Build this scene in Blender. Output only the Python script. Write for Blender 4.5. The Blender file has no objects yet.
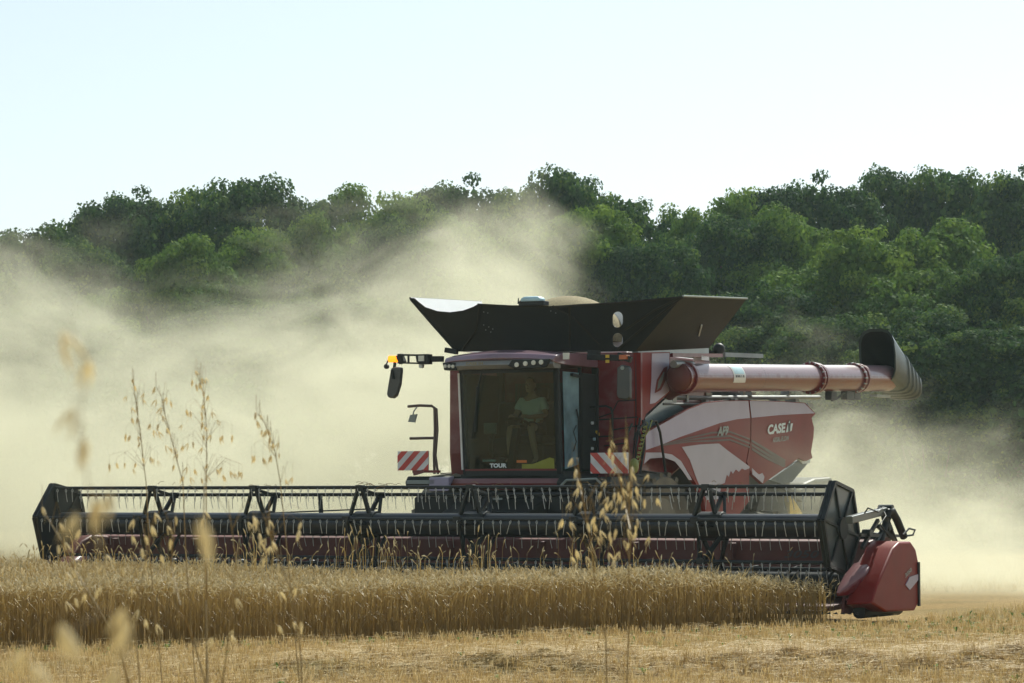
import bpy, math, random
import numpy as np
from mathutils import Vector, Matrix, noise as mnoise

# ------------------------------------------------------------------ camera, sky, sun, exposure
S = bpy.context.scene
COL = S.collection
R = math.radians
FPX, HY = 2844.0, 500.0            # focal length in pixels, horizon row
CAMZ = 1.65
TILT = math.atan((HY - 341.5) / FPX)
cam_d = bpy.data.cameras.new('camera')
cam = bpy.data.objects.new('camera', cam_d)
COL.objects.link(cam)
cam.location = (0, 0, CAMZ)
cam.rotation_euler = (math.pi / 2 + TILT, 0, 0)
cam_d.sensor_width = 36.0
cam_d.lens = 36.0 * FPX / 1024.0
cam_d.clip_end = 5000
cam_d.dof.use_dof = True
cam_d.dof.focus_distance = 41.0
cam_d.dof.aperture_fstop = 22.0
S.camera = cam

SUN_EL, SUN_AZ = 44.0, 24.0         # elevation, azimuth clockwise from +Y (away from the camera)
W = bpy.data.worlds.new('World')
S.world = W
W.use_nodes = True
wn = W.node_tree
sky = wn.nodes.new('ShaderNodeTexSky')
sky.sky_type = 'NISHITA'
sky.sun_disc = False
sky.sun_elevation = R(SUN_EL)
sky.sun_rotation = R(SUN_AZ)
sky.air_density = 1.0
sky.dust_density = 0.6
sky.ozone_density = 1.0
hs = wn.nodes.new('ShaderNodeHueSaturation'); hs.inputs['Saturation'].default_value = .58; hs.inputs['Hue'].default_value = .475
wn.links.new(sky.outputs[0], hs.inputs['Color']); wn.links.new(hs.outputs[0], wn.nodes['Background'].inputs[0])
wn.nodes['Background'].inputs[1].default_value = 0.105
sd = bpy.data.lights.new('sun', 'SUN')
sd.energy = 4.9
sd.angle = R(0.53)
sd.color = (0.985, 0.985, 0.87)
so = bpy.data.objects.new('sun', sd)
COL.objects.link(so)
sdir = Vector((math.sin(R(SUN_AZ)) * math.cos(R(SUN_EL)), math.cos(R(SUN_AZ)) * math.cos(R(SUN_EL)), math.sin(R(SUN_EL))))
so.rotation_euler = sdir.to_track_quat('Z', 'Y').to_euler()
so.location = (20, 60, 60)
S.view_settings.view_transform = 'Standard'
S.view_settings.look = 'None'
S.view_settings.gamma = 1.0
S.view_settings.exposure = 0.25
S.render.engine = 'CYCLES'
cy = S.cycles
cy.use_denoising = True
cy.max_bounces = 8
cy.diffuse_bounces = 3
cy.glossy_bounces = 3
cy.transmission_bounces = 5
cy.transparent_max_bounces = 24
cy.volume_bounces = 1
cy.volume_step_rate = 0.75
cy.volume_max_steps = 96
cy.sample_clamp_indirect = 6.0
cy.use_adaptive_sampling = True
cy.adaptive_threshold = 0.02

# ------------------------------------------------------------------ materials
def nodes(m):
    return m.node_tree.nodes, m.node_tree.links

def pmat(name, base, rough=0.5, metal=0.0, coat=0.0, var=0.15, vscale=3.0, dust=0.0, dustcol=(0.42, 0.36, 0.26), spec=0.5,
         emit=None, estr=0.0, bump=0.0, bscale=40.0, coatr=0.12, transl=0.0):
    m = bpy.data.materials.new(name)
    m.use_nodes = True
    n, l = nodes(m)
    b = n['Principled BSDF']
    b.inputs['Roughness'].default_value = rough
    b.inputs['Metallic'].default_value = metal
    b.inputs['Coat Weight'].default_value = coat
    b.inputs['Coat Roughness'].default_value = coatr
    b.inputs['Specular IOR Level'].default_value = spec
    geo = n.new('ShaderNodeTexCoord')
    nz = n.new('ShaderNodeTexNoise')
    nz.inputs['Scale'].default_value = vscale
    nz.inputs['Detail'].default_value = 5
    l.new(geo.outputs['Object'], nz.inputs['Vector'])
    ramp = n.new('ShaderNodeValToRGB')
    ramp.color_ramp.elements[0].position = 0.3
    ramp.color_ramp.elements[1].position = 0.7
    ramp.color_ramp.elements[0].color = (*[c * (1 - var) for c in base], 1)
    ramp.color_ramp.elements[1].color = (*[min(1, c * (1 + var)) for c in base], 1)
    l.new(nz.outputs[0], ramp.inputs[0])
    out = ramp.outputs[0]
    if dust > 0:
        nz2 = n.new('ShaderNodeTexNoise')
        nz2.inputs['Scale'].default_value = 1.3
        nz2.inputs['Detail'].default_value = 8
        nz2.inputs['Roughness'].default_value = 0.65
        l.new(geo.outputs['Object'], nz2.inputs['Vector'])
        mr = n.new('ShaderNodeMapRange')
        mr.inputs[1].default_value = 0.35
        mr.inputs[2].default_value = 0.75
        mr.inputs[3].default_value = dust * 0.35
        mr.inputs[4].default_value = min(1, dust * 1.4)
        l.new(nz2.outputs[0], mr.inputs[0])
        mix = n.new('ShaderNodeMix')
        mix.data_type = 'RGBA'
        mix.inputs[7].default_value = (*dustcol, 1)
        l.new(mr.outputs[0], mix.inputs[0])
        l.new(out, mix.inputs[6])
        out = mix.outputs[2]
    l.new(out, b.inputs['Base Color'])
    if bump > 0:
        nb = n.new('ShaderNodeTexNoise')
        nb.inputs['Scale'].default_value = bscale
        nb.inputs['Detail'].default_value = 4
        l.new(geo.outputs['Object'], nb.inputs['Vector'])
        bp = n.new('ShaderNodeBump')
        bp.inputs['Strength'].default_value = bump
        l.new(nb.outputs[0], bp.inputs['Height'])
        l.new(bp.outputs[0], b.inputs['Normal'])
    if emit:
        b.inputs['Emission Color'].default_value = (*emit, 1)
        b.inputs['Emission Strength'].default_value = estr
    if transl > 0:
        tr = n.new('ShaderNodeBsdfTranslucent')
        l.new(out, tr.inputs[0])
        mx = n.new('ShaderNodeMixShader')
        mx.inputs[0].default_value = transl
        l.new(b.outputs[0], mx.inputs[1])
        l.new(tr.outputs[0], mx.inputs[2])
        l.new(mx.outputs[0], n['Material Output'].inputs[0])
    return m

def glassmat(name, tint, refl=0.06, refl_film=0.0, refl_filmcol=(0.5, 0.5, 0.45), rough=0.02):
    m = bpy.data.materials.new(name)
    m.use_nodes = True
    n, l = nodes(m)
    n.remove(n['Principled BSDF'])
    t = n.new('ShaderNodeBsdfTransparent'); t.inputs[0].default_value = (*tint, 1)
    g = n.new('ShaderNodeBsdfGlossy'); g.inputs['Roughness'].default_value = rough
    lw = n.new('ShaderNodeLayerWeight'); lw.inputs[0].default_value = 0.35
    mr = n.new('ShaderNodeMapRange'); mr.inputs[3].default_value = refl; mr.inputs[4].default_value = 0.55
    l.new(lw.outputs['Fresnel'], mr.inputs[0])
    mx = n.new('ShaderNodeMixShader')
    l.new(mr.outputs[0], mx.inputs[0]); l.new(t.outputs[0], mx.inputs[1]); l.new(g.outputs[0], mx.inputs[2])
    d = n.new('ShaderNodeBsdfDiffuse'); d.inputs[0].default_value = (*refl_filmcol, 1)
    nz = n.new('ShaderNodeTexNoise'); nz.inputs['Scale'].default_value = 2.5; nz.inputs['Detail'].default_value = 6
    tc = n.new('ShaderNodeTexCoord'); l.new(tc.outputs['Object'], nz.inputs['Vector'])
    m2 = n.new('ShaderNodeMapRange'); m2.inputs[1].default_value = .3; m2.inputs[2].default_value = .7
    m2.inputs[3].default_value = refl_film * .5; m2.inputs[4].default_value = refl_film * 1.5
    l.new(nz.outputs[0], m2.inputs[0])
    mx2 = n.new('ShaderNodeMixShader')
    l.new(m2.outputs[0], mx2.inputs[0]); l.new(mx.outputs[0], mx2.inputs[1]); l.new(d.outputs[0], mx2.inputs[2])
    l.new(mx2.outputs[0], n['Material Output'].inputs[0])
    return m

M = {}
M['red'] = pmat('red_paint', (0.155, 0.009, 0.017), .35, coat=.35, dust=.03, var=.08, coatr=.15, spec=.3)
M['red_side'] = pmat('red_side_paint', (0.20, 0.008, 0.006), .5, coat=.10, dust=.09, dustcol=(.16, .06, .04), var=.1, coatr=.3, spec=.15)
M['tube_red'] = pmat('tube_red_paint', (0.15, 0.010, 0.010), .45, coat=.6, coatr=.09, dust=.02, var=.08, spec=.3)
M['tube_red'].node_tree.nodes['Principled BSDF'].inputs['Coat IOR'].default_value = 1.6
def top_sheen(m, col, amount):  # tints upward faces pale mauve: the sky's reflection put into the colour
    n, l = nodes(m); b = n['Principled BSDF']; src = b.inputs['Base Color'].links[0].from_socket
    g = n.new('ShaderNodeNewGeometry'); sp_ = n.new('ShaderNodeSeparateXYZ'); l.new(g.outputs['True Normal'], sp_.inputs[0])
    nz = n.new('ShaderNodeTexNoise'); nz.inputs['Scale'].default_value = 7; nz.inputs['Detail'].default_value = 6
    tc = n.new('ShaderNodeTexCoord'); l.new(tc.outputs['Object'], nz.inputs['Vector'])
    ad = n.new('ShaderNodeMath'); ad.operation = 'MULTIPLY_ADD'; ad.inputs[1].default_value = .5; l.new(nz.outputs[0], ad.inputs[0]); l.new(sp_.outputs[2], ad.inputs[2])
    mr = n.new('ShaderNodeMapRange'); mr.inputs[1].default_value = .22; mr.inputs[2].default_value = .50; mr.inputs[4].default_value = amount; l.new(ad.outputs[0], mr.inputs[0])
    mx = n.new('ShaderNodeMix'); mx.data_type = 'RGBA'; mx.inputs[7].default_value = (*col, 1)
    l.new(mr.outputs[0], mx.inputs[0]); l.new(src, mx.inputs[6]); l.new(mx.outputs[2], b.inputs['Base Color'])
top_sheen(M['tube_red'], (.36, .29, .33), .6)  # lavender upper half of the tube is painted sky reflection
top_sheen(M['red'], (.34, .28, .28), .30)
M['red_dusty'] = pmat('dusty_red_paint', (0.11, 0.012, 0.012), .55, dust=.08, var=.2)
M['silver_sheen'] = pmat('silver_and_sky_sheen', (0.36, 0.32, 0.44), .4, coat=.2, dust=.04, spec=.3, var=.05)  # silver plates; on shoulder bands and tank corner a painted sky reflection
M['white_dec'] = pmat('white_livery', (0.42, 0.39, 0.46), .45, coat=.1, dust=.04, spec=.3, var=.05)
M['roof'] = pmat('roof_sky_sheen', (0.20, 0.10, 0.15), .3, coat=.8, dust=.08, var=.2)  # mauve base carries the sky's reflection on the red roof
M['roof'].node_tree.nodes['Principled BSDF'].inputs['Coat IOR'].default_value = 2.0
M['deflector'] = pmat('deflector_paint', (.05, .075, .085), .5, dust=.03)
M['flap_left'] = pmat('white_flap_lining', (.86, .87, .88), .5, var=.03, transl=.1)
M['num'] = pmat('faded_number', (.07, .06, .06), .6)
M['stripe'] = pmat('olive_stripe', (0.085, 0.05, 0.04), .5, dust=.05)
M['black'] = pmat('black_plastic', (0.009, 0.012, 0.014), .55, spec=.35, dust=.02, var=.3)
M['frame'] = pmat('black_steel', (0.008, 0.012, 0.015), .42, spec=.35, dust=.02, var=.3)
M['tube_blue'] = pmat('dark_blue_steel', (0.007, 0.013, 0.022), .35, dust=.015, var=.2, coat=.2, spec=.4)
M['fabric'] = pmat('black_tarpaulin', (0.010, 0.013, 0.014), .6, dust=.015, bump=.5, bscale=6, spec=.3)
M['flap_out'] = pmat('brown_flap', (0.020, 0.018, 0.014), .7, dust=.03, spec=.25, var=.1)
M['flap_in'] = pmat('pale_flap_lining', (0.75, 0.77, 0.78), .5, var=.04, transl=.45)
M['grey'] = pmat('grey_metal', (0.22, 0.24, 0.25), .4, metal=.3, dust=.15)
M['tine'] = pmat('worn_tine_steel', (0.50, 0.50, 0.46), .35, metal=.2)
M['panel'] = pmat('teal_grey_panel', (0.035, 0.055, 0.06), .4, dust=.06, coat=.3)
M['glasspanel'] = pmat('blue_grey_panel', (0.12, 0.19, 0.22), .3, dust=.15, coat=.5)
M['tyre'] = pmat('dusty_tyre', (0.05, 0.05, 0.045), .9, dust=.55, dustcol=(.30, .27, .2))
M['rim'] = pmat('rim_paint', (0.13, 0.12, 0.09), .7, dust=.2)
M['rubber'] = pmat('spout_rubber', (0.010, 0.011, 0.013), .45, coat=.2, coatr=.2, var=.2)
M['rubber_side'] = pmat('worn_spout_rubber', (0.07, 0.10, 0.11), .4, dust=.08)
M['amber'] = pmat('amber_lens', (0.9, 0.35, 0.02), .2, emit=(1.0, .27, .01), estr=1.7)
M['amber_off'] = pmat('amber_lens_off', (0.5, 0.12, 0.02), .2)
M['lens'] = pmat('clear_lens', (0.62, 0.62, 0.52), .12, coat=1)
M['white'] = pmat('white_paint', (0.75, 0.75, 0.72), .4, dust=.05)
M['sign_red'] = pmat('warning_red', (0.55, 0.035, 0.03), .4, dust=.08)
M['sign_white'] = pmat('warning_white', (0.72, 0.72, 0.72), .4, dust=.08)
M['yellow'] = pmat('yellow_plastic', (0.24, 0.25, 0.02), .5)
M['yellow_dec'] = pmat('yellow_sticker', (0.65, 0.45, 0.03), .5)
M['orange'] = pmat('orange_sticker', (0.6, 0.18, 0.03), .5)
M['decal_w'] = pmat('decal_white', (0.68, 0.74, 0.74), .5, var=.03)
M['decal_g'] = pmat('decal_grey', (0.26, 0.30, 0.28), .5)
M['decal_gold'] = pmat('decal_gold', (0.30, 0.24, 0.10), .5)
M['decal_k'] = pmat('decal_dark', (0.03, 0.03, 0.03), .6)
M['decal_b'] = pmat('decal_pale_blue', (0.42, 0.62, 0.70), .5)
M['glass'] = glassmat('windscreen_glass', (.42, .56, .48), .012, .03, (.13, .20, .11))  # dark green diffuse layer paints a greenish reflection into the windscreen
M['glass_side'] = glassmat('door_glass', (.35, .45, .45), .12, .42, (.36, .56, .64), .08)  # pale blue diffuse layer paints a bright reflection into the pane
M['int_dark'] = pmat('cab_trim', (0.02, 0.025, 0.025), .7)
M['int_green'] = pmat('cab_lining', (0.035, 0.07, 0.05), .8)
M['seat'] = pmat('seat_cloth', (0.035, 0.04, 0.04), .85)
M['screen'] = pmat('monitor_screen', (0.02, 0.035, 0.035), .3, emit=(.25, .4, .35), estr=.02)
M['skin'] = pmat('skin', (0.42, 0.25, 0.18), .6, var=.05)
M['hair'] = pmat('hair', (0.06, 0.04, 0.025), .8)
M['shirt'] = pmat('pale_tshirt', (0.62, 0.68, 0.62), .85, var=.05)
M['shorts'] = pmat('dark_shorts', (0.03, 0.035, 0.05), .85)
M['shoe'] = pmat('dark_shoes', (0.05, 0.05, 0.05), .8)
M['hose'] = pmat('hose_green', (0.20, 0.23, 0.05), .5)
M['grain'] = pmat('grain', (0.27, 0.215, 0.11), .9, bump=.8, bscale=60, vscale=30, var=.3)
M['reflect'] = pmat('mirror_glass', (0.6, 0.62, 0.6), .1, metal=1)
M['oat'] = pmat('wild_oat_husk', (0.88, 0.78, 0.54), .5, var=.15, vscale=60, transl=.55)
M['oat_stem'] = pmat('wild_oat_stem', (0.36, 0.25, 0.10), .6, var=.2, transl=.2)

# ------------------------------------------------------------------ mesh helpers
class MB:
    def __init__(s):
        s.v = []; s.f = []
    def add(s, vs, fs):
        o = len(s.v)
        s.v += [tuple(v) for v in vs]
        s.f += [tuple(i + o for i in f) for f in fs]
        return s
    def box(s, x0, x1, y0, y1, z0, z1):
        v = [(x0, y0, z0), (x1, y0, z0), (x1, y1, z0), (x0, y1, z0), (x0, y0, z1), (x1, y0, z1), (x1, y1, z1), (x0, y1, z1)]
        return s.add(v, [(0, 3, 2, 1), (4, 5, 6, 7), (0, 1, 5, 4), (1, 2, 6, 5), (2, 3, 7, 6), (3, 0, 4, 7)])
    def bar(s, a, b, w, h=None, up=(0, 0, 1)):
        a = Vector(a); b = Vector(b); h = h or w
        d = (b - a).normalized()
        u = Vector(up)
        if abs(d.dot(u)) > .98: u = Vector((1, 0, 0))
        sx = d.cross(u).normalized(); sz = sx.cross(d).normalized()
        vs = [p + sx * (i * w / 2) + sz * (j * h / 2) for p in (a, b) for i, j in ((-1, -1), (1, -1), (1, 1), (-1, 1))]
        return s.add(vs, [(0, 1, 2, 3), (7, 6, 5, 4), (0, 4, 5, 1), (1, 5, 6, 2), (2, 6, 7, 3), (3, 7, 4, 0)])
    def tube(s, pts, r, n=8, caps=True):
        pts = [Vector(p) for p in pts]
        rr = r if isinstance(r, (list, tuple)) else [r] * len(pts)
        rings = []
        prev = None
        for i, p in enumerate(pts):
            d = (pts[min(i + 1, len(pts) - 1)] - pts[max(i - 1, 0)]).normalized()
            if prev is None:
                u = Vector((0, 0, 1)) if abs(d.z) < .9 else Vector((1, 0, 0))
            else:
                u = prev
            a = d.cross(u).normalized(); b = a.cross(d).normalized(); prev = b
            rings.append([p + (a * math.cos(2 * math.pi * k / n) + b * math.sin(2 * math.pi * k / n)) * rr[i] for k in range(n)])
        return s.loft(rings, caps)
    def loft(s, rings, caps=True, closed=True):
        n = len(rings[0]); o = len(s.v)
        for r_ in rings: s.v += [tuple(p) for p in r_]
        for i in range(len(rings) - 1):
            for k in range(n if closed else n - 1):
                k2 = (k + 1) % n
                s.f.append((o + i * n + k, o + i * n + k2, o + (i + 1) * n + k2, o + (i + 1) * n + k))
        if caps:
            s.f.append(tuple(o + k for k in range(n))[::-1])
            s.f.append(tuple(o + (len(rings) - 1) * n + k for k in range(n)))
        return s
    def prism(s, pts, off):
        off = Vector(off)
        return s.loft([[Vector(p) for p in pts], [Vector(p) + off for p in pts]])
    def disc(s, c, axis, r, h, n=20):
        c = Vector(c); a = Vector(axis).normalized()
        return s.tube([c - a * h / 2, c + a * h / 2], r, n)
    def ellip(s, c, rx, ry, rz, nu=14, nv=8, half=False):
        c = Vector(c); rings = []
        lo = 0.0 if half else -math.pi / 2
        for j in range(nv + 1):
            t = lo + (math.pi / 2 - lo) * j / nv
            q = max(math.cos(t), 1e-3)
            rings.append([c + Vector((rx * q * math.cos(2 * math.pi * k / nu), ry * q * math.sin(2 * math.pi * k / nu), rz * math.sin(t))) for k in range(nu)])
        return s.loft(rings)
    def build(s, name, mat, parent=None, smooth=False, bevel=0.0, label=None, kind=None, nseg=2):
        me = bpy.data.meshes.new(name)
        me.from_pydata(s.v, [], s.f)
        me.update()
        import bmesh
        bm = bmesh.new(); bm.from_mesh(me)
        bmesh.ops.recalc_face_normals(bm, faces=bm.faces)
        bm.to_mesh(me); bm.free()
        me.materials.append(mat)
        if smooth:
            me.polygons.foreach_set('use_smooth', [True] * len(me.polygons))
            try: me.set_sharp_from_angle(angle=R(38))
            except Exception: pass
        o = bpy.data.objects.new(name, me)
        COL.objects.link(o)
        if parent: o.parent = parent
        if bevel > 0:
            b = o.modifiers.new('bevel', 'BEVEL')
            b.width = bevel; b.segments = nseg; b.limit_method = 'ANGLE'; b.angle_limit = R(35)
        if label: o['label'] = label
        if kind: o['kind'] = kind
        return o

def flat_mesh(polys, mapf, off, name, mat, parent, smooth=False, label=None):
    """2D outlines (first outer, others holes) filled, mapped to 3D, thickened along off."""
    cu = bpy.data.curves.new('tmp', 'CURVE'); cu.dimensions = '2D'; cu.fill_mode = 'BOTH'
    for p in polys:
        sp = cu.splines.new('POLY'); sp.points.add(len(p) - 1)
        for i, q in enumerate(p): sp.points[i].co = (q[0], q[1], 0, 1)
        sp.use_cyclic_u = True
    ob = bpy.data.objects.new('tmp', cu); COL.objects.link(ob)
    dg = bpy.context.evaluated_depsgraph_get()
    me = bpy.data.meshes.new_from_object(ob.evaluated_get(dg))
    bpy.data.objects.remove(ob)
    mb = MB()
    vs = [mapf(v.co.x, v.co.y) for v in me.vertices]
    fs = [tuple(f.vertices) for f in me.polygons]
    off = Vector(off); n = len(vs)
    # boundary edges
    cnt = {}
    for f in fs:
        for i in range(len(f)):
            e = (f[i], f[(i + 1) % len(f)])
            cnt[e] = 1
    bd = [e for e in cnt if (e[1], e[0]) not in cnt]
    mb.add(vs + [v + off for v in vs], fs + [tuple(i + n for i in f[::-1]) for f in fs] + [(a, b, b + n, a + n) for a, b in bd])
    return mb.build(name, mat, parent, smooth, label=label)

def text_obj(txt, name, mat, parent, origin, xdir, updir, height, width=None, shear=0.0, bold=0.0, depth=0.003, label=None):
    cu = bpy.data.curves.new('tmp', 'FONT')
    cu.body = txt; cu.size = 1.0; cu.offset = bold; cu.shear = shear; cu.resolution_u = 3
    ob = bpy.data.objects.new('tmp', cu); COL.objects.link(ob)
    dg = bpy.context.evaluated_depsgraph_get()
    me = bpy.data.meshes.new_from_object(ob.evaluated_get(dg))
    bpy.data.objects.remove(ob)
    xs = [v.co.x for v in me.vertices]; ys = [v.co.y for v in me.vertices]
    x0, x1, y0, y1 = min(xs), max(xs), min(ys), max(ys)
    sy = height / (y1 - y0); sx = (width / (x1 - x0)) if width else sy
    X = Vector(xdir).normalized(); U = Vector(updir).normalized(); N = X.cross(U)
    O = Vector(origin)
    vs = [O + X * ((v.co.x - x0) * sx) + U * ((v.co.y - y0) * sy) + N * depth for v in me.vertices]
    fs = [tuple(f.vertices) for f in me.polygons]
    n = len(vs)
    mb = MB(); mb.add(vs, fs)
    m2 = bpy.data.meshes.new(name); m2.from_pydata([tuple(v) for v in vs], [], fs); m2.materials.append(mat)
    o = bpy.data.objects.new(name, m2); COL.objects.link(o); o.parent = parent
    if label: o['label'] = label
    return o

def tag(o, label=None, cat=None, group=None, kind=None):
    if label: o['label'] = label
    if cat: o['category'] = cat
    if group: o['group'] = group
    if kind: o['kind'] = kind
    return o

def empty(name, loc=(0, 0, 0), rz=0.0):
    o = bpy.data.objects.new(name, None); COL.objects.link(o)
    o.location = loc; o.rotation_euler = (0, 0, rz); o.empty_display_size = .3
    return o

def np_mesh(name, V, F, mat, nper=4, attr=None):
    """V (n,3), F (m,nper) arrays"""
    me = bpy.data.meshes.new(name)
    me.vertices.add(len(V)); me.vertices.foreach_set('co', V.astype(np.float32).ravel())
    me.loops.add(F.size); me.loops.foreach_set('vertex_index', F.astype(np.int32).ravel())
    me.polygons.add(len(F)); me.polygons.foreach_set('loop_start', np.arange(0, F.size, nper, dtype=np.int32))
    me.update(calc_edges=True)
    if attr is not None:
        a = me.attributes.new('tint', 'FLOAT', 'POINT'); a.data.foreach_set('value', attr.astype(np.float32))
    me.materials.append(mat)
    o = bpy.data.objects.new(name, me); COL.objects.link(o)
    return o

# pixel of the photograph -> point on a real plane
def ray(px, py):
    d = Vector((px - 512.0, FPX * math.cos(TILT) - (341.5 - py) * math.sin(TILT), FPX * math.sin(TILT) + (341.5 - py) * math.cos(TILT)))
    return d.normalized()
def at(px, py, Y):
    d = ray(px, py); t = Y / d.y
    return Vector((d.x * t, Y, CAMZ + d.z * t))
def gnd(px, py, z=0.0):
    d = ray(px, py); t = (z - CAMZ) / d.z
    return Vector((d.x * t, d.y * t, z))

YAW = R(28)
OX, OY = -0.08, 44.0
ML = Matrix.Translation((OX, OY, 0)) @ Matrix.Rotation(-YAW, 4, 'Z')
MI = ML.inverted()
LC = MI @ Vector((0, 0, CAMZ))
def lray(px, py): return MI.to_3x3() @ ray(px, py)
def fx(px, py, c):
    d = lray(px, py); return LC + d * ((c - LC.x) / d.x)
def fy(px, py, c):
    d = lray(px, py); return LC + d * ((c - LC.y) / d.y)
def fpl(px, py, p0, nrm):
    d = lray(px, py); p0 = Vector(p0); nrm = Vector(nrm)
    return LC + d * ((p0 - LC).dot(nrm) / d.dot(nrm))

# ------------------------------------------------------------------ setting: ground
def smooth(t):
    t = np.clip(t, 0, 1); return t * t * (3 - 2 * t)
def gz(x, y):
    """height of the ground"""
    x = np.asarray(x, float); y = np.asarray(y, float)
    z = 0.85 * (1 - smooth((y - 6.5) / 7.0)) * smooth((y + 20) / 10)
    # windrow of chopped straw in the near stubble
    c = 27.4 + 0.10 * x
    wr = np.exp(-((y - c) / 1.15) ** 2) * smooth((x + 4.5) / 4.0)
    z = z + wr * (0.14 + 0.05 * np.sin(x * 3.1 + 1.3 * np.sin(y * 4)) + 0.03 * np.sin(x * 7.7 + y * 5.0) + .02 * np.sin(x * 17 + 3 * np.sin(y * 9)))
    z = z + 0.012 * np.sin(x * 1.7 + y * .9) * np.sin(y * 1.3 - x * .6)
    return z

gm = bpy.data.materials.new('stubble_ground'); gm.use_nodes = True
n, l = nodes(gm); b = n['Principled BSDF']; b.inputs['Roughness'].default_value = .9
b.inputs['Specular IOR Level'].default_value = .1
tc = n.new('ShaderNodeTexCoord')
def nz_(scale, detail=6, rough=.6, vec=None):
    q = n.new('ShaderNodeTexNoise'); q.inputs['Scale'].default_value = scale; q.inputs['Detail'].default_value = detail
    q.inputs['Roughness'].default_value = rough
    l.new(vec or tc.outputs['Object'], q.inputs['Vector']); return q
def ramp_(src, stops):
    q = n.new('ShaderNodeValToRGB'); e = q.color_ramp.elements
    e[0].position, e[0].color = stops[0][0], (*stops[0][1], 1); e[1].position, e[1].color = stops[-1][0], (*stops[-1][1], 1)
    for p, c in stops[1:-1]:
        k = e.new(p); k.color = (*c, 1)
    l.new(src, q.inputs[0]); return q
def mix_(fac, a, bb):
    q = n.new('ShaderNodeMix'); q.data_type = 'RGBA'
    l.new(fac, q.inputs[0]); l.new(a, q.inputs[6]); l.new(bb, q.inputs[7]); return q.outputs[2]
a1 = nz_(9, 8, .7); r1 = ramp_(a1.outputs[0], [(.3, (.13, .08, .03)), (.5, (.33, .215, .08)), (.68, (.52, .37, .16))])
a2 = nz_(.5, 5); r2 = ramp_(a2.outputs[0], [(.35, (.30, .19, .07)), (.7, (.46, .32, .13))])
a3 = nz_(.35, 6, .6); f3 = ramp_(a3.outputs[0], [(.52, (0, 0, 0)), (.72, (.55, .55, .55))])
r3 = ramp_(nz_(14, 4).outputs[0], [(.35, (.05, .07, .02)), (.7, (.13, .16, .05))])
half = n.new('ShaderNodeMix'); half.data_type = 'RGBA'; half.inputs[0].default_value = .35
l.new(r1.outputs[0], half.inputs[6]); l.new(r2.outputs[0], half.inputs[7])
l.new(mix_(f3.outputs[0], half.outputs[2], r3.outputs[0]), b.inputs['Base Color'])
bp = n.new('ShaderNodeBump'); bp.inputs['Strength'].default_value = .8; bp.inputs['Distance'].default_value = .05
l.new(nz_(25, 6, .7).outputs[0], bp.inputs['Height']); l.new(bp.outputs[0], b.inputs['Normal'])

xs = np.unique(np.concatenate([np.linspace(-900, -40, 14), np.linspace(-40, -9, 20), np.linspace(-9, 9, 240), np.linspace(9, 40, 20), np.linspace(40, 900, 14)]))
ys = np.unique(np.concatenate([np.linspace(-900, -30, 12), np.linspace(-30, 22, 60), np.linspace(22, 33, 150), np.linspace(33, 60, 40), np.linspace(60, 300, 30), np.linspace(300, 2500, 12)]))
gx, gy = np.meshgrid(xs, ys)
GV = np.stack([gx, gy, gz(gx, gy)], -1).reshape(-1, 3)
nx = len(xs); ii = (np.arange(len(ys) - 1)[:, None] * nx + np.arange(nx - 1)[None]).ravel()
ground = np_mesh('stubble_field', GV, np.stack([ii, ii + 1, ii + nx + 1, ii + nx], 1), gm)
tag(ground, kind='structure')
ground.data.polygons.foreach_set('use_smooth', [True] * len(ground.data.polygons))

# ------------------------------------------------------------------ straw materials with a per-plant tint
def strawmat(name, c0, c1, c2, transl=.3, rough=.55):
    m = bpy.data.materials.new(name); m.use_nodes = True
    n, l = nodes(m); b = n['Principled BSDF']; b.inputs['Roughness'].default_value = rough
    a = n.new('ShaderNodeAttribute'); a.attribute_name = 'tint'
    r_ = n.new('ShaderNodeValToRGB'); e = r_.color_ramp.elements
    e[0].position = 0; e[0].color = (*c0, 1); e[1].position = 1; e[1].color = (*c2, 1)
    k = e.new(.5); k.color = (*c1, 1)
    l.new(a.outputs['Fac'], r_.inputs[0]); l.new(r_.outputs[0], b.inputs['Base Color'])
    t = n.new('ShaderNodeBsdfTranslucent'); l.new(r_.outputs[0], t.inputs[0])
    mx = n.new('ShaderNodeMixShader'); mx.inputs[0].default_value = transl
    l.new(b.outputs[0], mx.inputs[1]); l.new(t.outputs[0], mx.inputs[2]); l.new(mx.outputs[0], n['Material Output'].inputs[0])
    return m
# tint 0..0.35 stems, 0.5..1 ears
M['wheat'] = strawmat('ripe_wheat', (.27, .17, .05), (.44, .31, .11), (.75, .65, .42), .30)
M['stubble'] = strawmat('cut_straw', (.26, .165, .055), (.50, .345, .13), (.78, .63, .35), .3)
M['weed'] = strawmat('green_weed', (.08, .14, .02), (.16, .25, .05), (.30, .38, .12), .5)

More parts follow.
